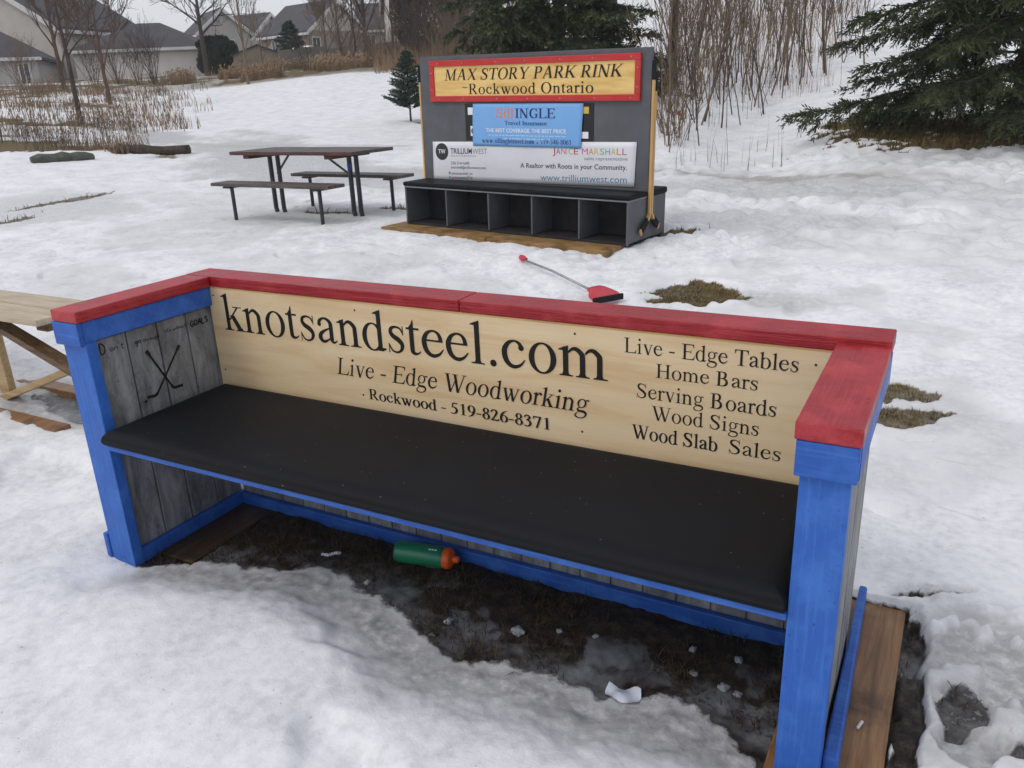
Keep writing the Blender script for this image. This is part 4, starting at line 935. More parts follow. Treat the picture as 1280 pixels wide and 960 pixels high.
# ---------------------------------------------------------------- picnic table
def picnic():
    zg = .275
    T = thing('picnic_table', 'dark weathered picnic table with attached benches on black steel legs in the snow', 'picnic table', (-3.75, 5.48, zg), -.035)
    X = lambda px, Y: pz(px, 235, Y).x+3.75
    tt = MB()
    for k in range(5): tt.box(-.835+.004*(k % 2), .905-.003*(k % 3), -.33+k*.133, -.33+k*.133+.128, .718, .752)
    tt.build('table_top', M['table_wood'], T, .004)
    e = MB(); e.box(-.835, .905, -.345, -.3315, .716, .7505); e.build('front_edge', M['table_edge'], T, .003)
    c = MB()
    for x in (-.62, .55): c.box(x-.045, x+.045, -.31, .31, .675, .7175)
    c.build('cleat', M['table_edge'], T, .003)
    for y, nm in ((-.515, 0), (.50, 1)):
        x0, x1 = (-.86, .82) if nm == 0 else (-.68, .93)
        s = MB(); s.box(x0, x1, y-.125, y-.002, .418, .452); s.box(x0+.003, x1-.002, y+.002, y+.125, .418, .452); s.build('bench_seat', M['table_wood'], T, .004)
        Y = 5.48+y
        for px in ((289, 402) if nm == 0 else (386, 490)):
            x = X(px, Y); g = MB()
            g.tube([(x, y, -.03), (x, y, .39)], .020, 10); g.bar((x-.05, y, .40), (x+.05, y, .40), .16, .018); g.box(x-.045, x+.045, y-.03, y+.03, -.03, .012)
            g.build('bench_leg', M['dark_metal'], T)
    for a, c_ in ((340, 350), (441, 450)):
        for px in (a, c_):
            x = X(px, 5.56); g = MB(); g.tube([(x+(.06 if px == c_ else 0), .08, -.02), (x+.02, .08, .02), (x, .08, .10), (x, .08, .68)], .026, 10); g.build('table_leg', M['dark_metal'], T)
    g = MB(); g.bar((X(345, 5.56)+.03, .08, .48), (X(366, 5.56), .08, .70), .022, .010, (0, 1, 0)); g.build('brace', M['dark_metal'], T)
    g = MB(); g.bar((X(444, 5.56)-.03, .08, .48), (X(408, 5.56), .08, .70), .022, .010, (0, 1, 0)); g.build('brace', M['dark_metal'], T)
    g = MB(); g.tube([(X(441, 5.56), .08, .53), (X(441, 5.56), .08, .60)], .027, 10); g.build('blue_wrap', M['blue_tape'], T)
picnic()

# ---------------------------------------------------------------- snow pusher lying in the snow
def shovel():
    p0 = Vector((-.47, 4.13, 0)); p1 = Vector((.41, 3.56, 0)); d = (p1-p0); L = d.length
    T = thing('snow_shovel', 'red snow shovel with grey shaft lying on the snow behind the blue bench', 'shovel', (p0.x, p0.y, H(p0.x, p0.y)+.02), math.atan2(d.y, d.x))
    slope = -(H(p0.x, p0.y)-H(p1.x, p1.y)-.03)/L
    zz = lambda x: slope*x+.012*math.sin(x*3)
    b = MB(); b.tube([(.05, 0, zz(.05)), (.45, 0, zz(.45)+.006), (L-.06, 0, zz(L)+.015)], .009, 10); b.build('shaft', M['alu'], T, 0, True)
    b = MB(); b.lathe([(-.02, .010), (-.01, .022), (.02, .024), (.05, .017), (.075, .012)], (0, 0, zz(0)+.01), (1, 0, 0), 16); b.build('grip', M['plastic_red'], T, 0, True)
    b = MB(); z = zz(L)+.015
    b.lathe([(0, .017), (.06, .024), (.10, .03)], (L-.10, 0, z), (1, 0, 0), 14)
    n = 8; vs = []; fs = []
    for lay in (0, 1):
        for i in range(n+1):
            for j in range(n+1):
                u, v = i/n, j/n-.5; wd = .07+.17*min(u*1.6, 1)**.7
                vs.append((L-.02+u*.15, v*wd, z-.01+.055*(1-u)*(1-lay*.4)+.03*lay*(1-u)-.012+.018*abs(v)*2*(1-lay) + (0 if lay else -.02)))
    N = (n+1)**2
    for i in range(n):
        for j in range(n):
            a = i*(n+1)+j; fs += [(a, a+1, a+n+2, a+n+1), (a+N, a+n+1+N, a+n+2+N, a+1+N)]
    for k in range(n):
        for a, b2 in ((k, k+1), (n*(n+1)+k+1, n*(n+1)+k), ((k+1)*(n+1), k*(n+1)), (k*(n+1)+n, (k+1)*(n+1)+n)): fs.append((a, a+N, b2+N, b2))
    b.add(vs, fs); b.build('blade', M['plastic_red'], T, 0, True)
    b = MB(); b.box(L+.120, L+.142, -.122, .122, z-.04, z+.002); b.build('blade_edge', M['tape'], T, .006)
shovel()
# ---------------------------------------------------------------- logs by the path
def log(a, c, rad, m, name, label, cat, flat=1.0):
    a, c = Vector(a), Vector(c); n = 9; rnd = random.Random(name); pts = []; rs = []
    for i in range(n):
        t = i/(n-1); p = a.lerp(c, t); z = G(p.x, p.y)+rad*flat*.75; pts.append((p.x+rnd.uniform(-.02, .02), p.y, z+rnd.uniform(-.012, .012))); rs.append(rad*(rnd.uniform(.85, 1.12))*(.6 if i in (0, n-1) and flat < 1 else 1))
    b = MB(); b.tube(pts, rs, 14); o = b.build(name, m, None, 0, True)
    if flat < 1:
        for v in o.data.vertices:
            g = G(v.co.x, v.co.y); v.co.z = g+(v.co.z-g)*flat
    else:
        pass
    return tag(o, label, cat)
log((-11.62, 9.05, 0), (-10.35, 9.62, 0), .095, M['log'], 'fallen_log', 'dark wet log lying by the bend of the path', 'log')
log((-11.15, 7.05, 0), (-11.0, 8.05, 0), .15, M['stone'], 'flat_stone', 'low mossy grey stone in the snow left of the log', 'stone', .72)
# ---------------------------------------------------------------- houses beyond the crest
def at(px, r, py=110):
    q = P(px, py, r); return Vector((q.x, q.y, G(q.x, q.y)))
def zpx(px, py, r): return P(px, py, r).z
def face_az(px): q = P(px, 110, 10)-CAM; return math.atan2(-q.x, q.y)
def house(name, label, corner, side, yaw, w, d, zb, ze, rise, roof, wall_m, cat='house', wins=(), gable_m=None, over=.3, extra=None, split=None):
    """corner = nearest bottom corner ('R' right-front or 'L' left-front); u runs along the front to the right, v runs away; roof 'v' (gable front), 'u' (gable sides) or 'hip'"""
    T = thing(name, label, cat, (corner.x, corner.y, zb), yaw)
    x0, x1 = (-w, 0) if side == 'R' else (0, w)
    h = ze-zb; hr = h+rise
    b = MB(); mw = (x0+x1)/2
    if roof == 'v':
        prof = [(x0, 0), (x1, 0), (x1, h), (mw, hr-.05), (x0, h)]; b.prism([(p[0], p[1]) for p in prof], 1, 0, d)
    elif roof == 'u':
        b.prism([(0, 0), (d, 0), (d, h), (d/2, hr-.05), (0, h)], 0, x0, x1)
    else: b.box(x0, x1, 0, d, 0, h)
    if gable_m is None: b.build('wall', M[wall_m], T)
    else:
        b = MB(); b.box(x0, x1, 0, d, 0, h); b.build('wall', M[wall_m], T)
        g = MB(); g.prism([(x0, h+.002), (x1, h+.002), (mw, hr-.05)], 1, -.012, d) if roof == 'v' else g.prism([(0, h+.002), (d, h+.002), (d/2, hr-.05)], 0, x0, x1)
        g.build('gable', M[gable_m], T)
    r = MB(); t = .16; o = over
    if roof == 'v':
        k = rise/(w/2)
        for sg, xe in ((-1, x0), (1, x1)):
            xa = xe+sg*o; za = h-k*o
            r.prism([(xa, za), (mw, hr), (mw, hr+t), (xa, za+t)] if sg < 0 else [(mw, hr), (xa, za), (xa, za+t), (mw, hr+t)], 1, -o, d+o)
    elif roof == 'u':
        k = rise/(d/2)
        for sg, ye in ((-1, 0), (1, d)):
            ya = ye+sg*o; za = h-k*o
            r.prism([(ya, za), (d/2, hr), (d/2, hr+t), (ya, za+t)] if sg < 0 else [(d/2, hr), (ya, za), (ya, za+t), (d/2, hr+t)], 0, x0-o, x1+o)
    else:
        a = min(w, d)/2*.96; e0, e1, f0, f1 = x0-o, x1+o, -o, d+o
        if w >= d: rd = [(e0+a+o, d/2), (e1-a-o, d/2)]
        else: rd = [(mw, f0+a+o), (mw, f1-a-o)]
        vs = [(e0, f0, h), (e1, f0, h), (e1, f1, h), (e0, f1, h), (rd[0][0], rd[0][1], hr), (rd[1][0], rd[1][1], hr)]
        fs = [(0, 1, 5, 4), (1, 2, 5), (2, 3, 4, 5), (3, 0, 4)] if w >= d else [(0, 1, 4), (1, 2, 5, 4), (2, 3, 5), (3, 0, 4, 5)]
        r.add(vs+[(p[0], p[1], p[2]-.14) for p in vs[:4]], fs+[(7, 8, 1, 0)[::-1] if 0 else (0, 6, 7, 1), (1, 7, 8, 2), (2, 8, 9, 3), (3, 9, 6, 0), (9, 8, 7, 6)])
    r.build('roof', M['shingle'], T)
    f = MB()
    if roof == 'v':
        k = rise/(w/2)
        for sg, xe in ((-1, x0), (1, x1)):
            xa = xe+sg*o
            pl = [(xa, h-k*o-.20), (mw, hr-.20), (mw, hr+t-.03), (xa, h-k*o+t-.03)]
            f.prism(pl if sg < 0 else pl[::-1], 1, -o-.05, -o-.002)
            f.box(xa-.03 if sg < 0 else xa-.0, xa+.0 if sg < 0 else xa+.03, -o, d+o, h-k*o-.18, h-k*o+.02)
    elif roof == 'u':
        k = rise/(d/2); f.box(x0-o, x1+o, -o-.05, -o-.002, h-k*o-.16, h-k*o+.05)
        for xx in (x0-o-.04, x1+o+.004):
            for sg, ye in ((-1, 0), (1, d)):
                ya = ye+sg*o; pl = [(ya, h-k*o-.20), (d/2, hr-.20), (d/2, hr+t-.03), (ya, h-k*o+t-.03)]
                f.prism(pl if sg < 0 else pl[::-1], 0, xx, xx+.036)
    else:
        f.box(x0-o-.02, x1+o+.02, -o-.05, -o-.002, h-.17, h-.01)
    f.build('eaves_trim', M['trim'], T)
    for (face, a0, a1, z0, z1) in wins:
        fr = MB(); pa = MB(); m_ = .09
        def bx(B, p0, p1, q0, q1, out):
            if face == 'f': B.box(p0, p1, -out, -.002 if out > .02 else -.001, q0, q1)
            elif face == 'r': B.box(x1+.001, x1+out, p0, p1, q0, q1)
            else: B.box(x0-out, x0-.001, p0, p1, q0, q1)
        bx(fr, a0, a1, z1-m_, z1, .05); bx(fr, a0, a1, z0, z0+m_, .05); bx(fr, a0, a0+m_, z0+m_, z1-m_, .048); bx(fr, a1-m_, a1, z0+m_, z1-m_, .048); c = (a0+a1)/2; bx(fr, c-.03, c+.03, z0+m_, z1-m_, .044)
        fo = fr.build('window', M['trim'], T); bx(pa, a0+m_, a1-m_, z0+m_, z1-m_, .02); pa.build('pane', M['glass'], fo)
    if extra: extra(T, x0, x1, h, hr)
    return T
def zb(c): return c.z-.4
c = at(87, 58); ze = zpx(87, 33, 58)
house('house', 'large beige house with dark roof and white gable edge at the far left', c, 'R', face_az(87)-R(42), 8.4, 7.6, zb(c), ze, 2.5, 'v', 'siding', wins=(('f', -3.6, -2.5, ze-zb(c)-2.6, ze-zb(c)-1.0), ('f', -2.2, -1.4, ze-zb(c)-2.6, ze-zb(c)-1.2)))
c = at(258, 54); ze = zpx(258, 57.5, 54)
house('garage', 'pale garage wing with low dark hip roof in front of the large beige house', c, 'R', face_az(258)-R(14), 7.1, 6.0, zb(c), ze, 1.55, 'hip', 'siding_pale', 'garage', over=.25)
c = at(53, 52); ze = zpx(53, 71, 52)
house('house', 'low house with dark hip roof and small windows cut by the left edge', c, 'R', face_az(53)-R(10), 6.5, 6, zb(c), ze, 2.0, 'hip', 'siding_grey', wins=(('f', -.95, -.35, ze-zb(c)-1.35, ze-zb(c)-.25), ('f', -2.5, -1.9, ze-zb(c)-1.35, ze-zb(c)-.25)))
c = at(322, 88); ze = zpx(322, 46, 88)
house('house', 'dark roofed house with white gable edge right of the big bare tree', c, 'L', face_az(322)+R(48), 5.8, 5.2, zb(c), ze, 2.15, 'v', 'siding', wins=(('l', 1.5, 2.6, ze-zb(c)-2.2, ze-zb(c)-.7),))
c = at(258, 84); ze = zpx(258, 40, 84)
house('house', 'small grey gabled house directly behind the big bare tree', c, 'L', face_az(258)+R(14), 4.6, 6, zb(c), ze, 1.9, 'v', 'siding_grey', wins=(('f', .6, 1.5, ze-zb(c)-1.9, ze-zb(c)-.6), ('f', 2.3, 3.2, ze-zb(c)-1.9, ze-zb(c)-.6)))
c = at(393, 76); ze = zpx(393, 37, 76); hh = ze-zb(c)
house('house', 'brick house with beige gable and dark roof above the grey fence', c, 'L', face_az(393)+R(38), 6.4, 6.6, zb(c), ze, 2.35, 'v', 'brick', gable_m='siding', wins=(('f', .3, 1.2, hh-1.9, hh-.5), ('l', 1.6, 2.8, hh-2.0, hh-.5), ('l', 4.2, 5.2, hh-2.0, hh-.5)))
c = at(452, 80); ze = zpx(452, 36, 80); hh = ze-zb(c)
house('house', 'pale house with small dark roof and side windows behind the bare trees', c, 'L', face_az(452)-R(8), 4.6, 7, zb(c), ze, 2.2, 'u', 'siding', wins=(('f', .8, 1.7, hh-1.9, hh-.5), ('f', 2.5, 3.4, hh-1.9, hh-.5)))
c = at(500, 68); ze = zpx(500, 2, 68); hh = ze-zb(c)
house('house', 'pale grey house with white framed windows behind the cedar and brush', c, 'L', face_az(500)+R(6), 8.2, 8, zb(c), ze, 2.6, 'u', 'siding_pale', wins=(('f', 3.6, 4.5, hh-2.6, hh-.7), ('f', 4.8, 5.7, hh-2.6, hh-.7), ('f', 6.4, 7.3, hh-2.6, hh-.7)))
# sheds and fences
c = at(298, 50.5); z0 = c.z-.1; ht = zpx(298, 66, 50.5)-z0
T = thing('garden_shed', 'tan garden shed with plank door frame right of the dark hedge', 'shed', (c.x, c.y, z0), face_az(298)+R(3))
b = MB(); wv = 2.55; b.prism([(0, 0), (wv, 0), (wv, ht-.1), (wv*.5, ht+.35), (0, ht-.1)], 1, 0, 2.2); b.build('wall', M['shed'], T)
r = MB(); r.prism([(-.12, ht-.16), (wv*.5, ht+.36), (wv*.5, ht+.42), (-.12, ht-.10)], 1, -.12, 2.3); r.prism([(wv*.5, ht+.36), (wv+.12, ht-.16), (wv+.12, ht-.10), (wv*.5, ht+.42)], 1, -.12, 2.3); r.build('roof', M['shingle'], T)
b = MB()
for x in (.25, 1.15): b.box(x, x+.07, -.03, -.002, .1, ht-.35)
b.box(.321, 1.149, -.03, -.002, ht-.44, ht-.35); b.box(.321, 1.149, -.028, -.002, ht*.45, ht*.45+.07); b.build('door', M['fence'], T)
c = at(372, 56); z0 = c.z-.2; ht = zpx(372, 70, 56)-z0
T = thing('garden_shed', 'shed with a snow covered roof behind the grey fence', 'shed', (c.x, c.y, z0), face_az(372)+R(25))
b = MB(); b.prism([(0, 0), (2.4, 0), (2.4, ht), (1.2, ht+.5), (0, ht)], 1, 0, 2.4); b.build('wall', M['fence'], T)
r = MB(); r.prism([(-.15, ht-.06), (1.2, ht+.51), (1.2, ht+.62), (-.15, ht+.05)], 1, -.15, 2.5); r.prism([(1.2, ht+.51), (2.55, ht-.06), (2.55, ht+.05), (1.2, ht+.62)], 1, -.15, 2.5); r.build('roof', M['snow_cap'], T)
def fence(pa, pb, hgt, n, label, rail=False):
    pa, pb = Vector(pa), Vector(pb); d = pb-pa; L = math.hypot(d.x, d.y); a = math.atan2(d.y, d.x)
    T = thing('fence', label, 'fence', pa, a); sl = (pb.z-pa.z)/L; b = MB(); rnd = random.Random(3)
    k = int(L/.15)
    for i in range(k):
        x = i*L/k; z = sl*x; q = rnd.uniform(-.02, .02); b.box(x+.006, x+L/k-.006, 0, .022, z-.3, z+hgt+q)
    b.build('boards', M['fence'], T)
    m = int(L/2.4)+1
    for i in range(m+1):
        x = L*i/m; z = sl*x; b = MB(); b.box(x-.05, x+.05, .0235, .115, z-.4, z+hgt+.08); b.build('post', M['fence'], T)
    b = MB()
    for zz in (.3, hgt-.25): b.bar((.02, .0445, zz+sl*.02), (L-.02, .0445, zz+sl*L), .04, .09)
    b.build('rail', M['timber_dark'], T)
fence(at(355, 49.5), at(412, 50.5), 1.0, 0, 'grey board fence between the tan shed and the bare trees')
fence(at(413, 51), at(520, 60), .85, 0, 'low dark fence running up the slope behind the bare trees')

# ---------------------------------------------------------------- trees and shrubs
def perp(d, rnd):
    v = Vector((rnd.uniform(-1, 1), rnd.uniform(-1, 1), rnd.uniform(-1, 1))); v -= d*v.dot(d)
    return v.normalized() if v.length > 1e-3 else d.orthogonal().normalized()
def grow(mb, p, d, L, r, depth, rnd, spread=.6, up=.12, kids=(3, 5), rmin=.006, n=5, shrink=.62):
    seg = 4; pts = [p.copy()]; dd = d.copy()
    for i in range(seg):
        dd = (dd+perp(dd, rnd)*.13+Vector((0, 0, up*.4))).normalized(); pts.append(pts[-1]+dd*L/seg)
    rs = [max(r*(1-.6*i/seg), rmin*.7) for i in range(seg+1)]
    mb.tube(pts, rs, n, False)
    if depth <= 0: return
    k = rnd.randint(*kids)
    for i in range(k):
        t = .3+.7*(i+rnd.random())/k; j = min(int(t*seg), seg-1); f = t*seg-j
        q = pts[j].lerp(pts[j+1], f); dl = (pts[j+1]-pts[j]).normalized()
        nd = (dl+perp(dl, rnd)*spread*rnd.uniform(.7, 1.4)+Vector((0, 0, up))).normalized()
        grow(mb, q, nd, L*shrink*rnd.uniform(.75, 1.2)*(1.15-.4*t), max(rs[j]*.62, rmin), depth-1, rnd, spread, up, kids, rmin, max(n-1, 3), shrink)
def bare_tree(pos, Ht, r0, seed, label, m='bark', fork=.35, depth=3, spread=.6, kids=(4, 6), rmin=.008, cat='tree', name='bare_tree', nb=7, lean=(0, 0), up=.12, grp=None):
    rnd = random.Random(seed); T = thing(name, label, cat, pos, 0, grp)
    n = 9; pts = []; rs = []
    for i in range(n):
        t = i/(n-1); pts.append(Vector((lean[0]*t*Ht+rnd.uniform(-.02, .02)*Ht*.25, lean[1]*t*Ht+rnd.uniform(-.02, .02)*Ht*.25, -.1+t*Ht*.92))); rs.append(r0*(1-.85*t)+.004)
    b = MB(); b.tube(pts, rs, 8, False); b.build('trunk', M[m], T, 0, True)
    c = MB()
    for i in range(nb):
        t = fork+(1-fork)*(i+rnd.random()*.8)/nb; t = min(t, .98); j = min(int(t*(n-1)), n-2); q = pts[j].lerp(pts[j+1], t*(n-1)-j)
        a = i*2.4+rnd.uniform(-.4, .4); d = Vector((math.cos(a)*spread*1.3, math.sin(a)*spread*1.3, .75)).normalized()
        grow(c, q, d, Ht*(.40-.22*(t-fork)/(1-fork)), rs[j]*.48, depth-1, rnd, spread, up, kids, rmin, 5)
    c.build('crown', M[m], T, 0, True)
    return T
def shrub(pos, Ht, n, seed, label, m, wd=.5, depth=2, rmin=.006, grp=None, r=.018, kids=(3, 4)):
    rnd = random.Random(seed); b = MB()
    for i in range(n):
        a = rnd.uniform(0, 6.28); s = rnd.uniform(0, wd*.35)
        d = Vector((math.cos(a)*rnd.uniform(0, wd), math.sin(a)*rnd.uniform(0, wd), 1)).normalized()
        grow(b, Vector((math.cos(a)*s, math.sin(a)*s, -.05)), d, Ht*rnd.uniform(.55, .95), r, depth, rnd, .45, .12, kids, rmin, 4)
    o = b.build('bare_shrub', M[m], None, 0, True); o.location = pos
    return tag(o, label, 'shrub', grp)
bare_tree(at(92, 25.5), 4.9, .07, 21, 'young bare tree with a slim trunk on the weedy left bank', 'bark', .34, 4, .6, (3, 5), .005, nb=10)
bare_tree(at(134, 33), 4.9, .07, 22, 'young reddish bare tree right of the slim bare tree on the left bank', 'bark_red', .2, 4, .45, (4, 6), .009, nb=10, up=.2)
bare_tree(at(80, 44), 5.6, .11, 23, 'dense reddish bare tree in front of the large beige house', 'bark_red', .10, 4, .34, (4, 6), .006, nb=10, up=.3)
bare_tree(at(262, 51), 6.2, .17, 24, 'big bare tree beside the garage with wide grey crown', 'bark', .34, 4, .8, (4, 6), .008, nb=11)
bare_tree(at(311, 39.5), 5.6, .06, 25, 'thin pale bare sapling tree standing in the orange grass near the tan shed', 'bark_tan', .2, 4, .38, (3, 5), .006, nb=12, up=.22)
bare_tree(at(332, 46), 3.0, .05, 26, 'low spreading bare tree in front of the tan shed', 'bark_tan', .15, 3, .7, (4, 5), .010, nb=7)
for i, (px, r, h, lb) in enumerate(((432, 47, 5.0, 'leaning bare tree in front of the brick house gable'), (462, 46, 7.0, 'dark bare tree by the low fence with arching limbs'), (495, 45, 7.5, 'bare tree with many upright limbs just left of the cedar'), (412, 46, 4.2, 'small bare tree at the end of the grey board fence'), (565, 46, 5.5, 'reddish bare tree above the young spruce, right of the cedar'), (598, 44, 5.0, 'bare tree touching the dark spruce boughs behind the sign'), (448, 48, 5.5, 'bare tree between the leaning tree and the dark arching tree'))):
    bare_tree(at(px, r), h, .06 if i != 1 else .11, 30+i, lb, ('bark_tan', 'bark', 'bark', 'bark_tan', 'bark_red', 'bark_tan', 'bark')[i], .15, 4, .5, (4, 6), .007, nb=11, up=.15, lean=(-.06 if i == 0 else .02, 0))
g0 = 'twiggy brown shrubs along the crest'
for i, (px, r, h, n) in enumerate(((150, 47, 2.3, 16), (175, 46.5, 2.2, 14), (196, 46, 2.4, 20), (120, 44, 2.2, 14), (28, 43, 2.0, 14), (385, 45, 1.7, 10), (440, 43.5, 2.0, 14), (478, 43, 2.4, 18), (512, 43, 2.6, 20), (540, 43, 2.8, 22), (572, 41, 2.7, 22), (600, 40, 2.9, 22), (625, 39, 2.9, 20), (648, 38, 2.8, 18), (525, 40, 1.7, 14), (585, 37.5, 1.9, 16), (556, 38.5, 1.8, 16), (615, 36, 1.8, 16), (500, 40.5, 1.6, 12), (465, 41.5, 1.5, 12))):
    shrub(at(px, r), h, n, 60+i, 'twiggy brown leafless shrub on the crest of the slope', ('bark_red', 'bark_tan', 'bark')[i % 3], .45, 2, .006, g0, .013)
# saplings on the steep slope on the right: each its own stem, several shapes shared
def sapling_mesh(seed, Ht, r, tw):
    rnd = random.Random(seed); b = MB(); n = 7; pts = []; x = y = 0; lx, ly = rnd.uniform(-.12, .12), rnd.uniform(-.1, .1)
    for i in range(n):
        t = i/(n-1); pts.append(Vector((lx*t*Ht+x, ly*t*Ht+y, -.08+t*Ht))); x += rnd.uniform(-.035, .035)*Ht*.5; y += rnd.uniform(-.035, .035)*Ht*.5
    rs = [r*(1-.75*i/(n-1)) for i in range(n)]; b.tube(pts, rs, 5, False)
    for k in range(tw):
        t = rnd.uniform(.22, .97); j = min(int(t*(n-1)), n-2); q = pts[j].lerp(pts[j+1], t*(n-1)-j); a = rnd.uniform(0, 6.28); s = rnd.uniform(.25, .7)
        grow(b, q, Vector((math.cos(a)*s, math.sin(a)*s, 1)).normalized(), Ht*rnd.uniform(.14, .34), rs[j]*.5, 1 if t < .8 else 0, rnd, .5, .12, (1, 3), .0045, 3)
    me = bpy.data.meshes.new('sapling'); me.from_pydata(b.v, [], b.f); return me
SAP = [sapling_mesh(200+i, 2.2+.25*(i % 6), .016+.004*(i % 3), 5+i % 5) for i in range(12)]
for i, me in enumerate(SAP): me.materials.append(M[('bark_tan', 'bark_tan', 'bark', 'bark_tan')[i % 4]])
rnd = random.Random(77); ns = 0; pts_ = []
def sap_ok(px, py):
    if px < 862: return 70 < py < 200
    top = 22; bot = 192-.62*(px-862) if px < 1010 else 100-.25*(px-1010)
    return top < py < bot
def gp(px, py):
    d = MX @ Vector(((px-640)/FPX, 1, -(py-480)/FPX)); d = d/math.hypot(d.x, d.y); r = 4.0
    while r < 75:
        q = CAM+d*r
        if q.z < G(q.x, q.y): return Vector((q.x, q.y, G(q.x, q.y)))
        r += .15
    return None
while ns < 175:
    px = rnd.uniform(826, 1090); py = 22+rnd.random()**1.1*178
    if not sap_ok(px, py): continue
    if px < 880 and py > 150 and rnd.random() < .3: continue
    q = gp(px, py)
    if q is None: continue
    o = bpy.data.objects.new('bare_sapling', SAP[rnd.randrange(len(SAP))]); COL.objects.link(o); o.location = q; s = rnd.uniform(.55, 1.15)*(1.0 if py < 130 else .8)
    o.scale = (s, s, s*rnd.uniform(.9, 1.25)); o.rotation_euler = (rnd.gauss(0, .10), rnd.gauss(.05, .13), rnd.uniform(0, 6.28))
    tag(o, 'thin leafless sapling stem on the snowy slope right of the sign', 'sapling', 'bare saplings on the snowy slope'); ns += 1
k_ = 0
while k_ < 45:
    px, py = rnd.uniform(835, 1035), rnd.uniform(105, 190)
    if py > 196-.45*(px-850): continue
    q = gp(px, py)
    if q is None: continue
    o = bpy.data.objects.new('bare_sapling', SAP[rnd.choice((0, 4, 8, 2, 6))]); COL.objects.link(o); o.location = q; s = rnd.uniform(.35, .75); o.scale = (s, s, s*1.15); o.rotation_euler = (rnd.gauss(0, .14), rnd.gauss(.05, .16), rnd.uniform(0, 6.28))
    tag(o, 'thin leafless sapling stem on the snowy slope right of the sign', 'sapling', 'bare saplings on the snowy slope'); k_ += 1
# brush mass up on the slope behind the saplings
for i, (px, r, h, n) in enumerate(((836, 30, 3.4, 9), (858, 33, 3.6, 18), (880, 31, 3.2, 16), (905, 34, 3.8, 20), (930, 32, 3.6, 18), (955, 36, 3.8, 20), (985, 33, 3.4, 16), (1010, 36, 3.6, 18), (1040, 34, 3.4, 16), (850, 38, 3.6, 20), (890, 40, 3.8, 20), (925, 41, 3.8, 22), (965, 42, 3.8, 22), (1000, 43, 3.8, 20), (870, 25, 3.0, 10), (918, 27, 3.2, 10), (975, 28, 3.0, 10))):
    shrub(at(px, r), h, int(n*.65), 120+i, 'tall reddish brown brush high on the slope above the saplings', ('bark_tan', 'bark_tan', 'bark_red')[i % 3], .5, 2, .0048, 'tall brush high on the right slope', .012)
for i, (px, py, h) in enumerate(((838, 170, 1.0), (850, 178, .9), (842, 186, .8))):
    q = gp(px, py); shrub(q, h, 9, 150+i, 'small twiggy bush in the snow just right of the sign panel', 'bark_tan', .5, 1, .004, 'small bushes right of the sign panel', .007)
q = gp(848, 168); b = MB(); rnd = random.Random(9)
for k in range(7):
    a = rnd.uniform(0, 6.28); c0 = Vector((rnd.uniform(-.08, .08), rnd.uniform(-.05, .05), .30+rnd.uniform(-.1, .14))); d1 = Vector((math.cos(a), math.sin(a), rnd.uniform(-1, .2)))*.08; d2 = d1.orthogonal().normalized()*.03
    b.add([c0-d1*.1, c0+d1*.5+d2, c0+d1, c0+d1*.5-d2], [(0, 1, 2, 3)])
b.tube([(0, 0, -.05), (0, .01, .5)], .004, 4); o = b.build('dead_leaf_cluster', M['leaf']); o.location = q; tag(o, 'cluster of orange dead leaves on a stem right of the sign panel', 'leaves')
# brown trunk right of the sign panel
q = gp(841, 101)
T = bare_tree(q, 7.5, .105, 41, 'orange brown tree trunk standing just right of the sign panel top', 'bark_orange', .28, 3, .5, (3, 5), .008, nb=9)

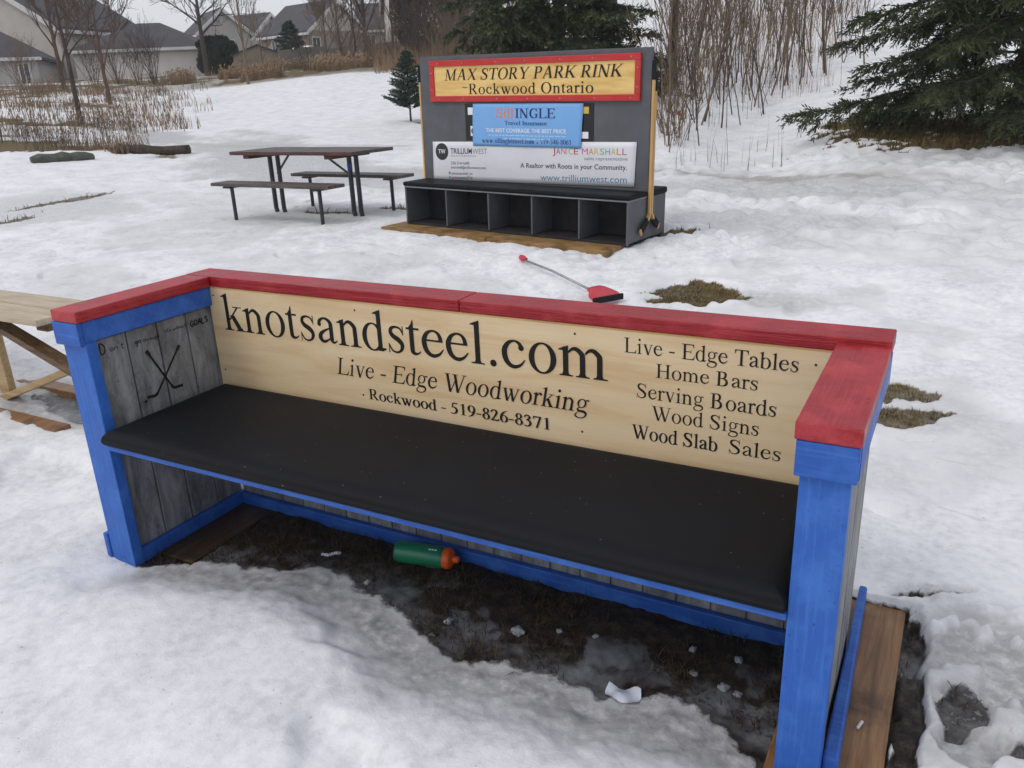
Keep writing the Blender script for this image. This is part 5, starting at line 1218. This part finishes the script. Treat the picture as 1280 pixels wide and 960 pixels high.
def spruce(pos, Ht, Rad, z0, nb, seed, label, m='needle', twig=14, step=.03, nl=.055, nw=.012, droop=1.0, name='spruce_tree', r0=.14, fine=1.0, topfade=1.0, rise=.25, skip=None):
    rnd = random.Random(seed); T = thing(name, label, 'tree', pos)
    b = MB(); b.tube([(0, 0, -.2), (0, 0, Ht*.4), (0, 0, Ht)], [r0, r0*.65, .012], 9, False); b.build('trunk', M['bark'], T, 0, True)
    V = []; F = []; wd = MB()
    def needle(p, ax, sd, l, w_):
        i = len(V); q = p+ax*l; s = sd*w_*.5; mid = p+ax*(l*.45)
        V.extend((p, mid+s, q, mid-s)); F.append((i, i+1, i+2, i+3))
    def twigf(p, d, l, dens):
        n = max(int(l/(step*dens)), 2); pr = perp(d, rnd); pr2 = d.cross(pr)
        bend = Vector((0, 0, -.35*droop))
        pts = [p]; dd = d.copy()
        for i in range(n):
            dd = (dd+bend*(step/ max(l, .1))*.8).normalized(); pts.append(pts[-1]+dd*(l/n))
        for i, q in enumerate(pts):
            for k in range(3):
                a = rnd.uniform(0, 6.283); sdv = (pr*math.cos(a)+pr2*math.sin(a)); ax = (dd*.75+sdv*.75).normalized(); side = ax.cross(dd)
                if side.length < 1e-3: side = pr
                needle(q, ax, side.normalized(), nl*rnd.uniform(.7, 1.2), nw)
        wd.tube([pts[0], pts[n//2], pts[-1]], [.004, .003, .002], 3, False)
    for i in range(nb):
        t = (i+rnd.random()*.6)/nb; z = z0+(Ht*.97-z0)*t**1.12; L = Rad*((1-t)**.75+.03)*rnd.uniform(.78, 1.1); a = i*2.39996+rnd.uniform(-.3, .3)
        if skip and skip(a, z): continue
        ca, sa = math.cos(a), math.sin(a); pts = []; n = 12
        for k in range(n+1):
            s = k/n; zz = z+L*(rise*s-(.62*droop)*s*s+.26*droop*s**3.5)*(1.0 if t < .6 else 1-(t-.6)*2.2); wig = .05*L*math.sin(s*3+i)
            pts.append(Vector((ca*L*s-sa*wig, sa*L*s+ca*wig, zz)))
        wd.tube(pts, [max(.022*(L/2.5)*(1-.85*k/n), .004) for k in range(n+1)], 5, False)
        dens = 1.0/fine
        nt_ = max(int(twig*L/Rad), 5)
        for k in range(nt_):
            s = .12+.88*(k+rnd.random()*.7)/nt_; s = min(s, .99); j = min(int(s*n), n-1); q = pts[j].lerp(pts[j+1], s*n-j); ax = (pts[j+1]-pts[j]).normalized()
            for sg in (-1, 1):
                side = Vector((-ax.y, ax.x, 0)).normalized()*sg
                d = (ax*rnd.uniform(.5, .9)+side*rnd.uniform(.55, .9)+Vector((0, 0, rnd.uniform(-.45, .05)*droop))).normalized()
                l = L*.40*(1-.70*s)*rnd.uniform(.55, 1.15)+.05
                twigf(q, d, l, dens)
                if l > .35:
                    for e in range(int(l/.16)):
                        qq = q+d*l*rnd.uniform(.2, .9); d2 = (d+perp(d, rnd)*.8+Vector((0, 0, -.25*droop))).normalized(); twigf(qq, d2, l*rnd.uniform(.25, .45), dens)
        twigf(pts[-2], (pts[-1]-pts[-2]).normalized(), .12*L, dens)
    me = bpy.data.meshes.new('crown'); me.from_pydata([tuple(v) for v in V], [], F); me.materials.append(M[m]); me.update()
    o = bpy.data.objects.new('crown', me); COL.objects.link(o); o.parent = T
    wd.build('limbs', M['bark'], T, 0, True)
    return T
q = at(1285, 13.2); q.z = G(q.x, q.y)
spruce(q, 9.0, 2.75, .42, 104, 301, 'large dark green spruce with drooping boughs at the right edge', twig=20, step=.036, nl=.085, nw=.022, droop=1.0, r0=.2, fine=1.0)
q = at(700, 19.5)
spruce(q, 8.5, 3.0, .5, 110, 302, 'dark green spruce directly behind the sign panel', twig=15, step=.055, nl=.12, nw=.036, droop=.8, r0=.17)
q = gp(514, 155)
spruce(q, 1.75, .60, .33, 70, 303, 'young small spruce standing alone in the snow left of the sign panel', 'needle_young', twig=11, step=.03, nl=.055, nw=.018, droop=.15, name='young_spruce', r0=.03, rise=.45)
q = at(370, 52); spruce(q, zpx(370, 24, 52)-q.z, 1.25, .3, 46, 304, 'narrow dark spruce in front of the brick house', 'needle_young', twig=6, step=.12, nl=.17, nw=.06, droop=.5, r0=.08)
def cedar(pos, Ht, wd, seed, label, boxy, n, name, m='cedar', cat='tree'):
    rnd = random.Random(seed); T = thing(name, label, cat, pos); b = MB(); b.tube([(0, 0, -.2), (0, 0, Ht*.9)], [.1, .02], 7, False); b.build('trunk', M['bark'], T)
    V = []; F = []
    for i in range(n):
        t = rnd.random(); a = rnd.uniform(0, 6.283); pr = (min(1, (1-t)*5)*.5+.5) if boxy else (math.sin(math.pi*min(t*.8+.2, 1))**.7)
        rr = wd*pr*(.55+.45*rnd.random()**.5)*(1+.14*math.sin(a*3+t*9)); p = Vector((math.cos(a)*rr, math.sin(a)*rr, t*Ht))
        up = Vector((math.cos(a)*.5+rnd.uniform(-.4, .4), math.sin(a)*.5+rnd.uniform(-.4, .4), .9)).normalized(); s = perp(up, rnd)*rnd.uniform(.04, .08); l = rnd.uniform(.16, .34); k = len(V)
        V.extend((p, p+up*l*.5+s, p+up*l, p+up*l*.5-s)); F.append((k, k+1, k+2, k+3))
    me = bpy.data.meshes.new('crown'); me.from_pydata([tuple(v) for v in V], [], F); me.materials.append(M[m]); me.update(); o = bpy.data.objects.new('crown', me); COL.objects.link(o); o.parent = T
c = at(278, 52.5); cedar(c, zpx(278, 47, 52.5)-c.z-.1, .95, 401, 'dark clipped evergreen hedge shrub between the garage and the tan shed', True, 7000, 'evergreen_hedge', cat='hedge')
c = at(537, 48); cedar(c, 5.6, 1.6, 402, 'tall dark cedar on the crest above the young spruce', False, 8000, 'cedar_tree')
c = at(575, 49.5); cedar(c, 4.2, .7, 403, 'slim yellow green cedar right of the tall dark cedar', False, 3000, 'cedar_tree', 'needle')

# ---------------------------------------------------------------- dry grass, weeds, turf (nobody could count them)
def blades(name, pts, hmin, hmax, wdt, m, seed, lean=.35, seg=2, kind='stuff', head=0.0):
    rnd = random.Random(seed); V = []; F = []
    for (x, y, z, s) in pts:
        h = rnd.uniform(hmin, hmax)*s; a = rnd.uniform(0, 6.283); ln = rnd.uniform(0, lean)*h; dx, dy = math.cos(a)*ln, math.sin(a)*ln; b2 = rnd.uniform(0, 3.14); sx, sy = math.cos(b2)*wdt/2, math.sin(b2)*wdt/2
        k = len(V); V += [(x-sx, y-sy, z-.02), (x+sx, y+sy, z-.02), (x+dx*.4+sx*.8, y+dy*.4+sy*.8, z+h*.55), (x+dx*.4-sx*.8, y+dy*.4-sy*.8, z+h*.55), (x+dx, y+dy, z+h)]
        F += [(k, k+1, k+2, k+3), (k+3, k+2, k+4)]
        if head and rnd.random() < head:
            k = len(V); hx = wdt*2.2; V += [(x+dx-hx, y+dy, z+h*.93), (x+dx, y+dy-hx*.5, z+h*.86), (x+dx+hx, y+dy, z+h*.95), (x+dx, y+dy+hx*.5, z+h*1.05)]; F.append((k, k+1, k+2, k+3))
    me = bpy.data.meshes.new(name); me.from_pydata(V, [], F); me.materials.append(M[m]); me.update()
    o = bpy.data.objects.new(name, me); COL.objects.link(o); return tag(o, kind=kind)
def pol(a, r): return CAM.x-math.sin(R(a))*r, CAM.y+math.cos(R(a))*r
def scatter(n, a0, a1, r0, r1, seed, noise=1.4, th=.5, fn=None):
    rg = np.random.default_rng(seed); A = rg.uniform(a0, a1, n); RR = np.sqrt(rg.uniform(r0*r0, r1*r1, n))
    x = CAM.x-np.sin(np.radians(A))*RR; y = CAM.y+np.cos(np.radians(A))*RR
    k = fbm(x, y, noise, 3, seed) > th
    if fn is not None: k &= fn(A, RR, x, y)
    x, y = x[k], y[k]; z = terrain(x, y)[0]; s = rg.uniform(.6, 1.2, len(x))
    return list(zip(x.tolist(), y.tolist(), z.tolist(), s.tolist()))
azp = lambda px: math.degrees(face_az(px))
p = scatter(20000, azp(520), azp(215), 41.0, 47.5, 7, 1.6, .47)+scatter(3000, azp(215), 66, 42.5, 48, 8, 2.0, .54)
blades('dry_grass_on_crest', p, .18, .62, .022, 'straw', 1, .4, head=.25)
p = scatter(4200, azp(660), azp(470), 38, 46, 9, 1.5, .42); blades('dry_grass_behind_sign', p, .4, 1.1, .022, 'straw', 2, .3)
p = scatter(11500, azp(175), 70, 16.8, 25, 10, .8, .55, lambda A, r, x, y: (r > 17.0+(64-A)*.15) & (A+18*(fbm(x, y, 1.1, 3, 5)-.5)+3*np.sin(x*37+y*91) > azp(150)))
blades('dry_weeds_on_left_bank', p, .10, .66, .009, 'weed', 3, .35, head=.5)
p = scatter(12000, azp(260), 70, 23, 43, 12, 1.2, .60, lambda A, r, x, y: A+14*(fbm(x, y, 2.5, 3, 6)-.5) > azp(205)); blades('dry_weeds_up_the_bank', p, .12, .5, .016, 'weed', 4, .4, head=.4)
p = scatter(8000, azp(270), 70, 23, 43, 13, 1.4, .62, lambda A, r, x, y: A+14*(fbm(x, y, 2.5, 3, 16)-.5) > azp(210)); blades('dry_straw_up_the_bank', p, .12, .42, .02, 'straw', 5, .5)
p = scatter(5200, azp(1060), azp(824), 14, 38, 17, 1.2, .50, lambda A, r, x, y: r > 15+7*((azp(824)-A)/(azp(824)-azp(1060)))**.5*(1 if True else 0)-1+12*(fbm(x, y, 1.0, 3, 19)-.5)); blades('dry_stalks_on_right_slope', p, .2, .95, .009, 'straw', 16, .28, head=.1)
p = scatter(1600, azp(1010), azp(826), 11.8, 32, 14, 1.2, .54); blades('thin_stems_on_slope', p, .15, .7, .007, 'weed', 6, .3)
rg = np.random.default_rng(44); tf = []
for _ in range(70):
    a = rg.uniform(azp(235), 67); r = rg.uniform(22, 41); cx_, cy_ = pol(a, r); m = int(rg.uniform(15, 45)); xx = cx_+rg.normal(0, .35, m); yy = cy_+rg.normal(0, .3, m); zz = terrain(xx, yy)[0]
    tf += list(zip(xx.tolist(), yy.tolist(), zz.tolist(), rg.uniform(.6, 1.2, m).tolist()))
blades('straw_clumps_on_bank', tf, .15, .48, .020, 'straw', 31, .6)
def patch(es, per, seed, hmin, hmax, wdt, name, m, lean=1.2, thr=.45):
    rg = np.random.default_rng(seed); out = []
    for e in es:
        n = int(per*e[2]*e[3]*4); x = e[0]+rg.uniform(-1.4, 1.4, n)*max(e[2], e[3]); y = e[1]+rg.uniform(-1.4, 1.4, n)*max(e[2], e[3])
        h, ba, tu, ic, _s = terrain(x, y); k = ba > thr; out += list(zip(x[k].tolist(), y[k].tolist(), h[k].tolist(), rg.uniform(.5, 1.3, k.sum()).tolist()))
    return blades(name, out, hmin, hmax, wdt, m, seed, lean)
patch(BARE[:4], 14000, 21, .008, .026, .004, 'dead_turf', 'turf')
patch(BARE[4:9], 1600, 22, .03, .08, .010, 'dead_turf_far', 'turf')
patch(BARE[9:13], 500, 23, .03, .10, .016, 'dead_turf_under_spruce', 'turf')
patch([(-11.9, 9.35, .45, .3)], 1500, 24, .1, .42, .009, 'straw_tuft', 'straw', .7, .0)
rg = np.random.default_rng(5); n = 7000; x = rg.uniform(.1, 2.3, n); y = rg.uniform(.0, .56, n); h, ba, tu, ic, _s = terrain(x, y); k = (ba > .6) & (fbm(x, y, .15, 3, 7) > .47)
blades('matted_grass_under_bench', list(zip(x[k].tolist()[::6], y[k].tolist()[::6], h[k].tolist()[::6], [1.0]*len(x[k][::6]))), .010, .026, .004, 'litter', 18, 5.0)
blades('leaf_litter_under_bench', list(zip(x[k].tolist(), y[k].tolist(), h[k].tolist(), rg.uniform(.5, 1.4, k.sum()).tolist())), .012, .035, .003, 'litter', 8, 2.2)
n = 700; x = rg.uniform(2.55, 3.2, n); y = rg.uniform(.0, 1.0, n); h, ba, tu, ic, _s = terrain(x, y); k = (ba > .5)
blades('leaf_litter_beside_plank', list(zip(x[k].tolist(), y[k].tolist(), h[k].tolist(), rg.uniform(.5, 1.4, k.sum()).tolist())), .012, .03, .003, 'litter', 9, 2.2)
